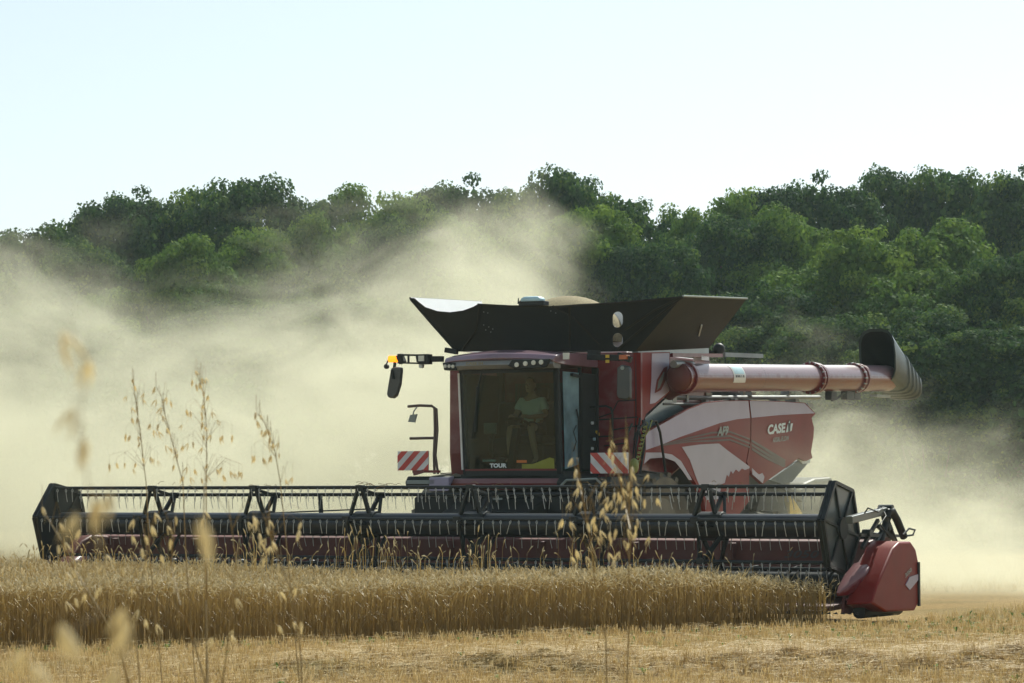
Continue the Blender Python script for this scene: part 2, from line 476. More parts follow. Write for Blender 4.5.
rng = np.random.default_rng(7)
def wheat_template(rg, tall=1.0, lite=False):
    """one wheat plant of unit height: stem, leaves and a nodding ear, as quads"""
    V, F, T = [], [], []
    def quad(p, q, wa, wb, t0, t1, ax):
        ax = np.array(ax); o = len(V)
        V.extend([p - ax * wa, p + ax * wa, q + ax * wb, q - ax * wb]); F.append((o, o + 1, o + 2, o + 3)); T.extend([t0, t0, t1, t1])
    ang = rg.uniform(0, 6.28); lean = rg.uniform(.02, .09); ld = np.array([math.cos(ang), math.sin(ang), 0])
    pts = [np.array([0, 0, 0.0]) + ld * lean * (s ** 2) + np.array([0, 0, s]) for s in (0, .35, .65, .88)]
    for ax in ((1, 0, 0),) if lite else ((1, 0, 0), (0, 1, 0)):
        for i in range(3):
            quad(pts[i], pts[i + 1], .0036, .0028, .15 + .1 * i, .25 + .1 * i, ax)
    # nodding neck and ear
    ea = rg.uniform(0, 6.28); ed = np.array([math.cos(ea), math.sin(ea), 0])
    nod = rg.uniform(-.2, 1.0)
    p = pts[-1]; el = rg.uniform(.075, .11)
    q = p + ed * .03 + np.array([0, 0, .05 * (1 - .5 * nod)])
    quad(p, q, .003, .004, .4, .55, (1, 0, 0))
    e1 = q + (ed * (.35 + .5 * max(nod, 0)) + np.array([0, 0, .75 - nod])) * el
    mid = (q + e1) / 2 + np.array([0, 0, .008])
    for ax in ((1, 0, 0), (0, 1, 0), (0, 0, 1)):
        quad(q, mid, .004, .0085, .6, .8, ax); quad(mid, e1, .0085, .002, .8, .95, ax)
    if not lite:
        for k in range(3):
            aw = e1 + (e1 - q) * rg.uniform(.3, .6) + rg.normal(0, .015, 3)
            quad(mid, aw, .0016, .0006, .8, 1., (1, 0, 0))
        for k in range(int(rg.integers(0, 2))):
            s = rg.uniform(.25, .75); a = rg.uniform(0, 6.28); dd = np.array([math.cos(a), math.sin(a), 0])
            b0 = np.array([0, 0, s]) + ld * lean * s * s
            b1 = b0 + dd * .07 + np.array([0, 0, .07]); b2 = b1 + dd * .09 - np.array([0, 0, .05 + .1 * rg.uniform()])
            sd_ = np.array([-dd[1], dd[0], 0])
            quad(b0, b1, .003, .005, .15, .3, sd_); quad(b1, b2, .005, .001, .3, .45, sd_)
    return np.array(V), np.array(F), np.array(T)

def scatter(name, templates, P, H, mat, widen=1.0, dim=None):
    Vs, Fs, Ts = [], [], []; off = 0
    idx = rng.integers(0, len(templates), len(P))
    for t, (V, F, T) in enumerate(templates):
        sel = np.where(idx == t)[0]
        if not len(sel): continue
        m = len(sel); a = rng.uniform(0, 6.28, m); c, s = np.cos(a), np.sin(a); h = H[sel]
        X = V[None, :, 0] * c[:, None] - V[None, :, 1] * s[:, None]
        Y = V[None, :, 0] * s[:, None] + V[None, :, 1] * c[:, None]
        w = np.repeat((.75 + .25 * h)[:, None], V.shape[0], 1) * widen
        O = np.stack([X * w + P[sel, 0][:, None], Y * w + P[sel, 1][:, None], V[None, :, 2] * h[:, None] + P[sel, 2][:, None]], -1)
        Vs.append(O.reshape(-1, 3))
        Fs.append((F[None] + (np.arange(m) * len(V))[:, None, None]).reshape(-1, F.shape[1]) + off)
        tv = np.clip(T[None] + rng.normal(0, .09, m)[:, None] + (0 if dim is None else dim[sel][:, None]), 0, 1)
        Ts.append(tv.ravel()); off += m * len(V)
    return np_mesh(name, np.concatenate(Vs), np.concatenate(Fs), mat, attr=np.concatenate(Ts))

# crop edge: a line across the picture; header knife line behind it
EA, EB = np.array([-5.6, 31.0]), np.array([4.05, 37.25])
ed = (EB - EA) / np.linalg.norm(EB - EA)
en = np.array([-ed[1], ed[0]])          # into the crop (away from the camera)
sn, cs = math.sin(YAW), math.cos(YAW)
def loc(P):
    dx = P[:, 0] - OX; dy = P[:, 1] - OY
    return dx * cs - dy * sn, dx * sn + dy * cs
def in_crop(P):
    s = (P - EA) @ en; u = (P - EA) @ ed
    lx, ly = loc(P)
    wob = .10 * np.sin(u * 1.9) + .07 * np.sin(u * 5.3)
    ok = (s > wob)
    front = (ly < -3.15) & (lx < 6.75 + .10 * np.sin(u * 4))
    left = (lx < -7.2)
    return ok & (front | left), s, lx, ly
def sample(x0, x1, y0, y1, dens):
    N = int((x1 - x0) * (y1 - y0) * dens)
    return np.stack([rng.uniform(x0, x1, N), rng.uniform(y0, y1, N)], 1)
def in_view(P, m=.6):
    return (np.abs(P[:, 0]) < P[:, 1] * .182 + m)
def crop_height(P, s, lx, ly):
    h = .70 + .035 * np.sin(P[:, 0] * .9) + .03 * np.sin(P[:, 1] * 1.7 + P[:, 0]) + rng.normal(0, .035, len(P))
    h -= .12 * smooth((lx - 4.8) / 2.0)
    h *= np.where(s < .15, rng.uniform(.82, 1.02, len(P)), 1)
    return h
P = sample(-11, 6.5, 27, 48, 330)
ok, s, lx, ly = in_crop(P); ok &= in_view(P) & (s < 1.1); P1 = P[ok]
h1 = crop_height(P1, s[ok], lx[ok], ly[ok])
T_full = [wheat_template(rng) for _ in range(14)]
T_lite = [wheat_template(rng, lite=True) for _ in range(14)]
Z = np.zeros((len(P1), 1))
wheat_front = scatter('wheat', T_full, np.hstack([P1, gz(P1[:, 0], P1[:, 1])[:, None]]), h1, M['wheat'], 1.15)
tag(wheat_front, 'ripe standing wheat, the golden crop wall facing the stubble', 'wheat', kind='stuff')
P = sample(-13, 6.5, 28, 60, 150)
ok, s, lx, ly = in_crop(P); ok &= in_view(P, 1.0) & (s >= 1.1); P2 = P[ok]; h2 = crop_height(P2, s[ok], lx[ok], ly[ok])
P = sample(-24, -4, 60, 105, 22)
ok, s, lx, ly = in_crop(P); ok &= in_view(P, 2.0); P3 = P[ok]; h3 = crop_height(P3, s[ok], lx[ok], ly[ok])
# taller rogue heads sticking up in the crop
P = sample(-9, 4.5, 31, 43, 3.0)
ok, s, lx, ly = in_crop(P); ok &= (s > .5); P4 = P[ok]; h4 = rng.uniform(.88, 1.08, len(P4))
clx = np.array([[-2.1, 38.6], [-1.7, 38.9], [-.4, 39.0], [-5.9, 39.6], [.9, 38.2], [-3.6, 38.4]])
cl = np.repeat(clx, 16, 0) + rng.normal(0, .16, (96, 2)); hc = rng.uniform(.95, 1.3, len(cl))
PP = np.concatenate([P2, P3, P4, cl]); HH = np.concatenate([h2, h3, h4, hc])
wheat_back = scatter('wheat', T_lite, np.hstack([PP, np.zeros((len(PP), 1))]), HH, M['wheat'], 1.1)
tag(wheat_back, 'sea of ripe wheat heads between the crop edge and the reel', 'wheat', kind='stuff')

# stubble stalks
def blade_template(rg, kind='stub'):
    V, F, T = [], [], []
    def quad(p, q, wa, wb, t0, t1, ax):
        ax = np.array(ax); o = len(V)
        V.extend([p - ax * wa, p + ax * wa, q + ax * wb, q - ax * wb]); F.append((o, o + 1, o + 2, o + 3)); T.extend([t0, t0, t1, t1])
    if kind == 'stub':
        for k in range(5):
            b0 = np.array([*rg.normal(0, .025, 2), 0]); ln = rg.uniform(.5, 1.0)
            t = b0 + np.array([*rg.normal(0, .03, 2), ln]); t0 = rg.uniform(.1, .6)
            a = rg.uniform(0, 3.14); quad(b0, t, .0035, .0035, t0, t0 + .25, (math.cos(a), math.sin(a), 0))
    elif kind == 'straw':
        for k in range(5):
            a = rg.uniform(0, 6.28); d = np.array([math.cos(a), math.sin(a), rg.normal(0, .25)]) * rg.uniform(.05, .13)
            c = np.array([*rg.normal(0, .08, 2), rg.uniform(.0, 1.0)]); t0 = rg.uniform(.45, 1)
            quad(c - d, c + d, .005, .004, t0, t0, (-math.sin(a) * .7, math.cos(a) * .7, .7))
    else:
        for k in range(7):
            a = rg.uniform(0, 6.28); dd = np.array([math.cos(a), math.sin(a), 0]); t0 = rg.uniform(0, .8)
            b0 = np.array([0, 0, .0]); b1 = b0 + dd * rg.uniform(.02, .06) + np.array([0, 0, rg.uniform(.5, 1)])
            b2 = b1 + dd * .07 - np.array([0, 0, .1]); sd_ = np.array([-dd[1], dd[0], 0])
            quad(b0, b1, .004, .012, t0, t0, sd_); quad(b1, b2, .012, .002, t0, t0 + .2, sd_)
    return np.array(V), np.array(F), np.array(T)
Ts = [blade_template(rng) for _ in range(12)]
P = sample(-7, 9, 23.5, 44, 75); P = P[in_view(P)]
s = (P - EA) @ en; lx, ly = loc(P)
keep = ((s < 0) | (lx > 7.3)) & (rng.uniform(size=len(P)) < np.where(P[:, 1] > 38, .6, 1))
P = P[keep]
rows = np.abs(np.sin((P @ en) * 3.1416 / .15)); P = P[rng.uniform(size=len(P)) < .35 + .65 * rows]
P5 = sample(2, 16, 44, 80, 14); P5 = P5[in_view(P5, 1.)]; lx, ly = loc(P5); P5 = P5[(lx > 7.0) | (ly > 10)]
PA = np.concatenate([P, P5])
st = scatter('stubble', Ts, np.hstack([PA, gz(PA[:, 0], PA[:, 1])[:, None]]), rng.uniform(.07, .16, len(PA)), M['stubble'])
tag(st, 'short cut straw stubble covering the harvested ground', 'stubble', kind='stuff')
Tw = [blade_template(rng, 'straw') for _ in range(12)]
P = sample(-6.5, 8, 23.5, 36, 300); P = P[in_view(P)]
c = 27.4 + .10 * P[:, 0]; pr = np.exp(-((P[:, 1] - c) / 1.25) ** 2) * smooth((P[:, 0] + 4.5) / 4) + .10
clump = .5 + .5 * np.sin(P[:, 0] * 3.1 + 1.3 * np.sin(P[:, 1] * 4))
P = P[(rng.uniform(size=len(P)) < pr * (.4 + .6 * clump)) & (((P - EA) @ en) < 0)]
sw = scatter('loose_straw', Tw, np.hstack([P, gz(P[:, 0], P[:, 1])[:, None] + .01]), rng.uniform(.04, .13, len(P)), M['stubble'])
tag(sw, 'pale chopped straw lying in a windrow across the near stubble', 'straw', kind='stuff')
Tg = [blade_template(rng, 'weed') for _ in range(10)]
P = sample(-6.5, 8.5, 24, 46, 22); P = P[in_view(P)]
s = (P - EA) @ en; lx, ly = loc(P)
pr = .02 + .5 * np.exp(-((s + .35) / .45) ** 2) + .3 * np.exp(-((s + 2.5) / 1.0) ** 2) * (P[:, 0] > 1) + .22 * ((P[:, 0] > 4) & (P[:, 1] > 34))
P = P[(rng.uniform(size=len(P)) < pr) & ((s < .1) | (lx > 7.3))]
wd = scatter('weeds', Tg, np.hstack([P, gz(P[:, 0], P[:, 1])[:, None]]), rng.uniform(.02, .08, len(P)), M['weed'])
tag(wd, 'small green weeds sprouting in the stubble along the wheat', 'weeds', kind='stuff')
# dry grass on the bank in front of the camera
P = sample(-4, 4, 3.0, 12, 60); P = P[np.abs(P[:, 0]) < P[:, 1] * .2 + .8]
zz = gz(P[:, 0], P[:, 1]); hmax = 1.65 - .085 * P[:, 1] - zz
bk = scatter('bank_grass', Ts, np.hstack([P, zz[:, None]]), np.minimum(rng.uniform(.1, .3, len(P)), hmax), M['stubble'])
tag(bk, 'dry grass on the bank before the field', 'grass', kind='stuff')

# ------------------------------------------------------------------ trees
def leafmat(name, c0, c1, c2):
    m = bpy.data.materials.new(name); m.use_nodes = True
    n, l = nodes(m); b = n['Principled BSDF']; b.inputs['Roughness'].default_value = .7
    b.inputs['Specular IOR Level'].default_value = .05
    a = n.new('ShaderNodeAttribute'); a.attribute_name = 'tint'
    r_ = n.new('ShaderNodeValToRGB'); e = r_.color_ramp.elements
    e[0].position = 0; e[0].color = (*c0, 1); e[1].position = 1; e[1].color = (*c2, 1)
    k = e.new(.5); k.color = (*c1, 1)
    l.new(a.outputs['Fac'], r_.inputs[0]); l.new(r_.outputs[0], b.inputs['Base Color'])
    t = n.new('ShaderNodeBsdfTranslucent'); l.new(r_.outputs[0], t.inputs[0])
    mx = n.new('ShaderNodeMixShader'); mx.inputs[0].default_value = .32
    l.new(b.outputs[0], mx.inputs[1]); l.new(t.outputs[0], mx.inputs[2]); l.new(mx.outputs[0], n['Material Output'].inputs[0])
    return m
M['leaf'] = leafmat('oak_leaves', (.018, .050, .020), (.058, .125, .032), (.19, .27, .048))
M['leaf2'] = leafmat('light_oak_leaves', (.05, .11, .024), (.11, .20, .036), (.22, .32, .05))
M['bark'] = pmat('bark', (.09, .07, .05), .9, var=.3, bump=.5)

def make_crown(seed, mat, nlobe=11, leaf=.125):
    """crown of a unit tree about 11.4 m high: big lobes on an uneven dome, each lobe set with leaf clumps"""
    rg = np.random.default_rng(seed)
    P, D, T, L = [], [], [], []
    lobes = [(np.array([0, 0, 9.0]), 1.9), (np.array([.3, -.2, 6.2]), 2.9)]
    for i in range(nlobe):
        for _ in range(40):
            u = rg.uniform(0, 6.283); v = rg.uniform(-.5, .8); q = math.sqrt(1 - v * v)
            c = np.array([math.cos(u) * q * 3.0, math.sin(u) * q * 2.7, 6.5 + v * 3.2]) * 1.0
            if all(np.linalg.norm(c - d[0]) > 1.7 for d in lobes[2:]): break
        lobes.append((c, rg.uniform(1.25, 1.95)))
    for c, R_ in lobes:
        tb = rg.normal(.45, .13)
        # inner leaves close the lobe
        m = int(420 * R_ * R_); d = rg.normal(size=(m, 3)); d /= np.linalg.norm(d, axis=1)[:, None]
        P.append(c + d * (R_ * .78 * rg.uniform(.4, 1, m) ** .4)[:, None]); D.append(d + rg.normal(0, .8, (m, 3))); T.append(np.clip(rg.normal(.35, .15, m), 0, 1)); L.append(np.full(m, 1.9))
        for k in range(int(9 * R_ * R_)):
            dd = rg.normal(size=3); dd[2] += .35; dd /= np.linalg.norm(dd)
            cc = c + dd * R_ * rg.uniform(.78, .97); br = rg.uniform(.28, .58); t2 = tb + rg.normal(0, .14)
            m = int(620 * br * br) + 30; d = rg.normal(size=(m, 3)); d /= np.linalg.norm(d, axis=1)[:, None]
            p = cc + d * (br * rg.uniform(.1, 1, m) ** .45)[:, None] * np.array([1.25, 1.25, .8])
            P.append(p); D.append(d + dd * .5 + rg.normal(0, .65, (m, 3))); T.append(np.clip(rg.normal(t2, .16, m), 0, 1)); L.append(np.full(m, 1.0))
    P = np.concatenate(P); T = np.concatenate(T); L = np.concatenate(L); N = len(P)
    nrm = np.concatenate(D); nrm[:, 2] += .3; nrm /= np.linalg.norm(nrm, axis=1)[:, None]
    a = rg.normal(size=(N, 3)); a -= (a * nrm).sum(1)[:, None] * nrm; a /= np.linalg.norm(a, axis=1)[:, None]
    b = np.cross(nrm, a)
    sz = (rg.uniform(.6, 1.2, N) * L)[:, None] * leaf
    Q = np.stack([P - a * sz * .6, P + b * sz * .5, P + a * sz * .6, P - b * sz * .5], 1).reshape(-1, 3)
    F = np.arange(4 * N).reshape(-1, 4)
    return np_mesh('crown', Q, F, mat, attr=np.repeat(T, 4))

def make_tree(seed, mat, nblob=11):
    root = empty('oak_tree')
    rg = random.Random(seed)
    mb = MB()
    mb.tube([(0, 0, -.3), (.05, 0, 1.5), (.1 * rg.uniform(-1, 1), .1, 3.6), (.2 * rg.uniform(-1, 1), 0, 7.5), (0, 0, 9.2)], [.38, .28, .24, .13, .05], 9)
    for k in range(9):
        a = k * 2.4 + rg.uniform(-.3, .3); z0 = rg.uniform(2.6, 6.0); L = rg.uniform(1.8, 3.2)
        d = Vector((math.cos(a), math.sin(a), 0))
        mb.tube([Vector((0, 0, z0)), Vector((0, 0, z0 + .5)) + d * L * .4, Vector((0, 0, z0 + 1.4)) + d * L * .8, Vector((0, 0, z0 + 2.6)) + d * L], [.13, .10, .07, .03], 6)
    mb.build('trunk', M['bark'], root, smooth=True)
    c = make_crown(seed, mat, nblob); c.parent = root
    return root
protos = [make_tree(3, M['leaf']), make_tree(11, M['leaf2'], 12), make_tree(23, M['leaf'], 9), make_tree(37, M['leaf'], 13), make_tree(51, M['leaf2'], 10)]
used = set()
def copy_tree(o):
    c = o.copy(); COL.objects.link(c)
    for ch in list(o.children):
        d = ch.copy(); COL.objects.link(d); d.parent = c
    return c
# (centre column, row of the top, width in pixels, distance, kind, label)
TREES = [
 # skyline
 (-15, 232, 150, 118, 0, 'oak cut by the left edge of the photo, lowest crown of the skyline'),
 (52, 224, 120, 116, 3, 'low rounded oak at the far left skyline, beside the taller dark one'),
 (128, 186, 130, 124, 0, 'tall dark oak forming the left shoulder of the skyline'),
 (190, 178, 120, 127, 2, 'oak on the skyline straight above the low pale crown in dust'),
 (262, 177, 140, 126, 3, 'broad oak on the skyline between the left shoulder and the lighter row'),
 (335, 181, 120, 126, 1, 'lighter green oak on the skyline left of the grain tank'),
 (398, 186, 110, 124, 4, 'pale oak on the skyline straight above the amber beacon'),
 (462, 174, 130, 126, 0, 'oak on the skyline straight above the cab'),
 (560, 166, 130, 124, 3, 'tall dark oak on the skyline above the grain heap'),
 (628, 186, 120, 122, 2, 'oak on the skyline just left of the dip in the tree line'),
 (684, 206, 84, 118, 1, 'smaller oak filling the dip of the skyline above the right tank flap'),
 (748, 182, 120, 126, 4, 'oak rising just right of the skyline dip'),
 (815, 172, 130, 126, 0, 'oak on the skyline above the middle of the unloading tube'),
 (885, 166, 120, 127, 3, 'oak on the skyline straight above the unloading spout'),
 (952, 157, 130, 126, 2, 'tallest oak, its crown the highest point of the right skyline'),
 (1020, 164, 120, 126, 0, 'oak at the right edge of the skyline'),
 (1075, 180, 130, 124, 3, 'oak half outside the right edge of the photo'),
 # middle row
 (95, 250, 120, 112, 3, 'oak in the middle row at far left, veiled by dust'),
 (178, 232, 130, 106, 1, 'low pale green oak rising out of the dust on the left'),
 (255, 222, 120, 112, 4, 'oak in the middle row, second from the pale low one in the dust'),
 (318, 212, 120, 113, 1, 'bright green oak in the middle row half sunk in dust left of the tank'),
 (392, 214, 120, 112, 0, 'middle row oak behind the thick dust above the beacon'),
 (455, 208, 120, 112, 1, 'middle row oak in dust directly behind the cab roof'),
 (535, 214, 110, 112, 2, 'middle row oak at the edge of the dust above the antenna'),
 (600, 200, 130, 112, 4, 'yellow green oak in the middle row above the slotted tank flap'),
 (655, 232, 110, 110, 0, 'dark oak in the middle row behind the right tank flap'),
 (722, 214, 120, 113, 3, 'oak in the middle row below the dip, right of the tank flap'),
 (790, 200, 130, 114, 1, 'middle row oak with sunlit top above the tube'),
 (862, 222, 150, 104, 4, 'nearest big oak with a pale sunlit dome above the spout'),
 (945, 214, 150, 105, 1, 'broad sunlit oak below the highest skyline crown'),
 (1022, 254, 120, 102, 3, 'sunlit oak crown low at the right edge'),
 # front row, lower
 (30, 300, 130, 104, 0, 'low oak at far left nearly hidden by dust'),
 (120, 310, 120, 103, 2, 'front row oak in dust under the low pale one'),
 (215, 300, 130, 102, 3, 'front row oak swallowed by dust left of the harvester'),
 (300, 290, 130, 103, 0, 'front row oak behind the densest dust'),
 (385, 290, 130, 104, 2, 'front row oak hidden in dust beside the tank'),
 (700, 290, 130, 102, 2, 'shaded front row oak just right of the tank flap tip'),
 (770, 280, 130, 102, 0, 'shaded front row oak directly behind the unloading tube'),
 (840, 315, 130, 98, 3, 'shaded low oak behind the rubber spout'),
 (925, 300, 140, 98, 2, 'shaded low oak right of the rubber spout'),
 (1005, 320, 140, 96, 0, 'shaded low oak at the right edge under the sunlit crown'),
]
for i, (px, py, w, d, k, lab) in enumerate(TREES):
    p = protos[k]
    o = copy_tree(p) if p in used else p
    used.add(p)
    top = at(px, py, d); base = at(px, HY, d)
    H = top.z
    o.location = (base.x, d, 0)
    sz = H / 10.95; sx = (w * 1.45 / FPX * d) / 8.2
    o.scale = (sx, sx * 1.05, sz)
    o.rotation_euler = (0, 0, (i * 2.399) % 6.283)
    tag(o, lab, 'tree', 'oaks of the wood behind the field')
# undergrowth: shrubs along the foot of the wood
def make_shrub(seed, mat):
    root = empty('shrub'); rg = np.random.default_rng(seed)
    cen = [np.array([rg.normal(0, 1.5), rg.normal(0, 1.0), rg.uniform(.5, 3.4)]) for _ in range(20)]
    P, T = [], []
    for c in cen:
        m = 260; dd = rg.normal(size=(m, 3)); dd /= np.linalg.norm(dd, axis=1)[:, None]
        P.append(c + dd * (rg.uniform(.3, 1, m) ** .5)[:, None] * rg.uniform(.7, 1.2)); T.append(np.clip(rg.normal(rg.normal(.35, .15), .18, m), 0, 1))
    P = np.concatenate(P); T = np.concatenate(T); P[:, 2] = np.abs(P[:, 2]); N = len(P)
    a = rg.normal(size=(N, 3)); a /= np.linalg.norm(a, axis=1)[:, None]
    b = rg.normal(size=(N, 3)); b -= (a * b).sum(1)[:, None] * a; b /= np.linalg.norm(b, axis=1)[:, None]
    sz = rg.uniform(.5, 1.1, N)[:, None] * .2
    Q = np.stack([P - a * sz * .6, P + b * sz * .45, P + a * sz * .6, P - b * sz * .45], 1).reshape(-1, 3)
    c = np_mesh('foliage', Q, np.arange(4 * N).reshape(-1, 4), mat, attr=np.repeat(T, 4)); c.parent = root
    mb = MB()
    for k in range(6):
        a = k * 1.05; mb.tube([(0, 0, 0), (.5 * math.cos(a), .4 * math.sin(a), 1.2), (1.2 * math.cos(a), .8 * math.sin(a), 2.6)], [.06, .045, .02], 6)
    mb.build('stem', M['bark'], root)
    return root
sp = [make_shrub(5, M['leaf']), make_shrub(6, M['leaf'])]
shr = [(-10, 'far left edge'), (75, 'the left reel end'), (150, 'the far left oats'), (230, 'the tallest oats'), (310, 'the densest dust'), (390, 'the left mirror'),
       (660, 'the red tank corner'), (735, 'the middle of the unloading tube'), (800, 'the rear of the red side panels'), (865, 'the rubber spout'), (930, 'the right reel arm'), (990, 'the dust plume on the right'), (1050, 'the right edge')]
for i, (px, w) in enumerate(shr):
    o = sp[i] if i < 2 else copy_tree(sp[i % 2])
    b = at(px, HY, 94 + (i * 37 % 5)); o.location = (b.x, b.y, 0)
    s_ = 1.15 + .25 * math.sin(i * 2.2); o.scale = (s_ * 1.25, s_, s_ * 1.15); o.rotation_euler = (0, 0, i * 1.7)
    tag(o, 'dark shrub at the foot of the wood behind ' + w, 'shrub', 'shrubs at the foot of the wood')

# ------------------------------------------------------------------ dust and haze
def dustmat():
    m = bpy.data.materials.new('field_dust'); m.use_nodes = True
    n, l = nodes(m); n.remove(n['Principled BSDF'])
    out = n['Material Output']
    pv = n.new('ShaderNodeVolumePrincipled')
    pv.inputs['Color'].default_value = (.91, .885, .70, 1)
    pv.inputs['Anisotropy'].default_value = .45
    l.new(pv.outputs[0], out.inputs['Volume'])
    g = n.new('ShaderNodeNewGeometry'); sep = n.new('ShaderNodeSeparateXYZ'); l.new(g.outputs['Position'], sep.inputs[0])
    def math_(op, a, b_=None, c=None, clamp=False):
        q = n.new('ShaderNodeMath'); q.operation = op; q.use_clamp = clamp
        for i, v in enumerate((a, b_, c)):
            if v is None: continue
            if isinstance(v, (int, float)): q.inputs[i].default_value = v
            else: l.new(v, q.inputs[i])
        return q.outputs[0]
    def mr(v, a, b_, c, d, smooth_=True):
        q = n.new('ShaderNodeMapRange'); q.interpolation_type = 'SMOOTHSTEP' if smooth_ else 'LINEAR'
        l.new(v, q.inputs[0])
        for i, x in enumerate((a, b_, c, d)): q.inputs[i + 1].default_value = x
        return q.outputs[0]
    X, Y, Zz = sep.outputs
    # height of the plume top across the field
    cv = n.new('ShaderNodeFloatCurve'); l.new(mr(X, -32, 18, 0, 1, False), cv.inputs['Value'])
    pts = [(-32, 5.5), (-16, 5.8), (-10.5, 6.0), (-8, 5.1), (-6.3, 4.6), (-4.5, 5.4), (-2.5, 6.2), (-.3, 6.9), (.8, 5.8), (1.8, 3.9), (3.2, 2.5), (6.2, 3.1), (8.0, 2.6), (9.6, 1.7), (12, 1.1), (18, .8)]
    c = cv.mapping.curves[0]
    c.points[0].location = ((pts[0][0] + 32) / 50, pts[0][1] / 10); c.points[1].location = ((pts[-1][0] + 32) / 50, pts[-1][1] / 10)
    for x, h in pts[1:-1]: c.points.new((x + 32) / 50, h / 10)
    cv.mapping.update()
    H = math_('MULTIPLY', cv.outputs[0], 10.0)
    mp = n.new('ShaderNodeMapping'); mp.inputs['Rotation'].default_value = (0, R(28), 0); mp.inputs['Scale'].default_value = (.28, .20, .52)
    l.new(g.outputs['Position'], mp.inputs[0])
    nz = n.new('ShaderNodeTexNoise'); nz.inputs['Scale'].default_value = 1.0; nz.inputs['Detail'].default_value = 5; nz.inputs['Roughness'].default_value = .66
    nz.inputs['Distortion'].default_value = .9
    l.new(mp.outputs[0], nz.inputs['Vector'])
    nn = mr(nz.outputs[0], .32, .68, -1, 1, False)
    # lower the top close to the machine (dust starts at the ground there)
    fy_ = mr(Y, 43.5, 53, .34, 1.0)
    top = math_('ADD', math_('MULTIPLY', H, fy_), math_('MULTIPLY', nn, 2.0))
    edge = math_('DIVIDE', math_('SUBTRACT', top, Zz), 3.6)
    e = mr(edge, -.38, 1.0, 0, 1)
    bodyd = mr(nn, -1, 1, .32, 1.45, False)
    dens = math_('MULTIPLY', math_('MULTIPLY', e, bodyd), DUST)
    # fade towards the camera side, the far side
    dens = math_('MULTIPLY', dens, mr(Y, 44, 50, 0.25, 1))
    dens = math_('MULTIPLY', dens, mr(Y, 60, 66, 1, 0))
    dens = math_('MULTIPLY', dens, mr(X, -31, -26, 0, 1))
    dens = math_('MULTIPLY', dens, mr(X, 13, 17, 1, 0))
    l.new(dens, pv.inputs['Density'])
    return m
DUST = .17
db = MB().box(-32, 18, 44.0, 66, .02, 10.5).build('dust_cloud', dustmat())
tag(db, 'beige cloud of dust and chaff billowing up behind the harvester', 'dust', kind='stuff')
hm = bpy.data.materials.new('haze_air'); hm.use_nodes = True
n, l = nodes(hm); n.remove(n['Principled BSDF']); pv = n.new('ShaderNodeVolumePrincipled')
pv.inputs['Color'].default_value = (.74, .95, .97, 1); pv.inputs['Density'].default_value = .00030; pv.inputs['Anisotropy'].default_value = .2
l.new(pv.outputs[0], n['Material Output'].inputs['Volume'])
hz = MB().box(-950, 950, -950, 2600, -1.5, 22).build('haze', hm)
tag(hz, 'thin summer haze over the field and the wood', 'haze', kind='stuff')

# ------------------------------------------------------------------ the combine harvester (built in its own frame: x to its left side, y backwards, z up)
HV = empty('combine_harvester', (OX, OY, 0), -YAW)
tag(HV, 'dark red combine harvester with a wide reel header cutting the wheat', 'combine harvester')
def part(mb, name, mat, parent=HV, **k): return mb.build(name, mat, parent, **k)
HW = 6.47; RY, RZ, RR = -2.8, 1.27, .60       # header half width, reel axis, reel radius
# header back wall, floor, cutter bar
hf = MB()
hf.loft([[Vector((x, -1.75, .22)), Vector((x, -1.95, .25)), Vector((x, -2.0, .6)), Vector((x, -1.88, 1.08)), Vector((x, -1.6, 1.12)), Vector((x, -1.5, .3))] for x in (-HW - .15, HW + .1)])
header = part(hf, 'header', M['red_dusty'], bevel=.02); header.location.x = .09
part(MB().loft([[Vector((x, -3.25, .16)), Vector((x, -3.2, .22)), Vector((x, -2.0, .30)), Vector((x, -1.95, .2))] for x in (-HW, HW)]), 'header_floor', M['red_dusty'], header)
au = MB(); au.tube([(-HW, -2.25, .50), (HW, -2.25, .50)], .17, 16)
for sgn in (-1, 1):
    pts = []
    for i in range(170):
        t = i / 169; a = t * 2 * math.pi * 9
        pts.append(Vector((sgn * (HW - t * (HW - .8)), -2.25 + .23 * math.cos(a), .50 + .23 * math.sin(a) * sgn)))
    au.tube(pts, .022, 5)
part(au, 'feed_auger', M['black'], header, smooth=True)
kn = MB().box(-HW, HW, -3.42, -3.2, .13, .18)
for i in range(136):
    x = -HW + .05 + i * .0993
    kn.add([(x - .02, -3.42, .14), (x + .02, -3.42, .14), (x, -3.56, .15), (x, -3.42, .17)], [(0, 1, 2), (1, 3, 2), (3, 0, 2), (0, 3, 1)])
part(kn, 'cutter_bar', M['frame'], header)
# beam on top of the header wall
part(MB().box(-HW - .1, HW + .1, -1.62, -1.46, 1.05, 1.20), 'header_beam', M['black'], header, bevel=.015)
for x in np.linspace(-HW + .4, HW - .4, 9):
    part(MB().box(x - .04, x + .04, -2.05, -1.9, .3, 1.05), 'wall_rib', M['red_dusty'], header, bevel=.01)
text_obj('3050', 'header_number', M['num'], header, fx(803, 549, 6.0) * 0 + Vector((5.35, -1.955, .84)), (1, 0, 0), (0, .18, 1), .11, .52, shear=.25, bold=.02, depth=.04)

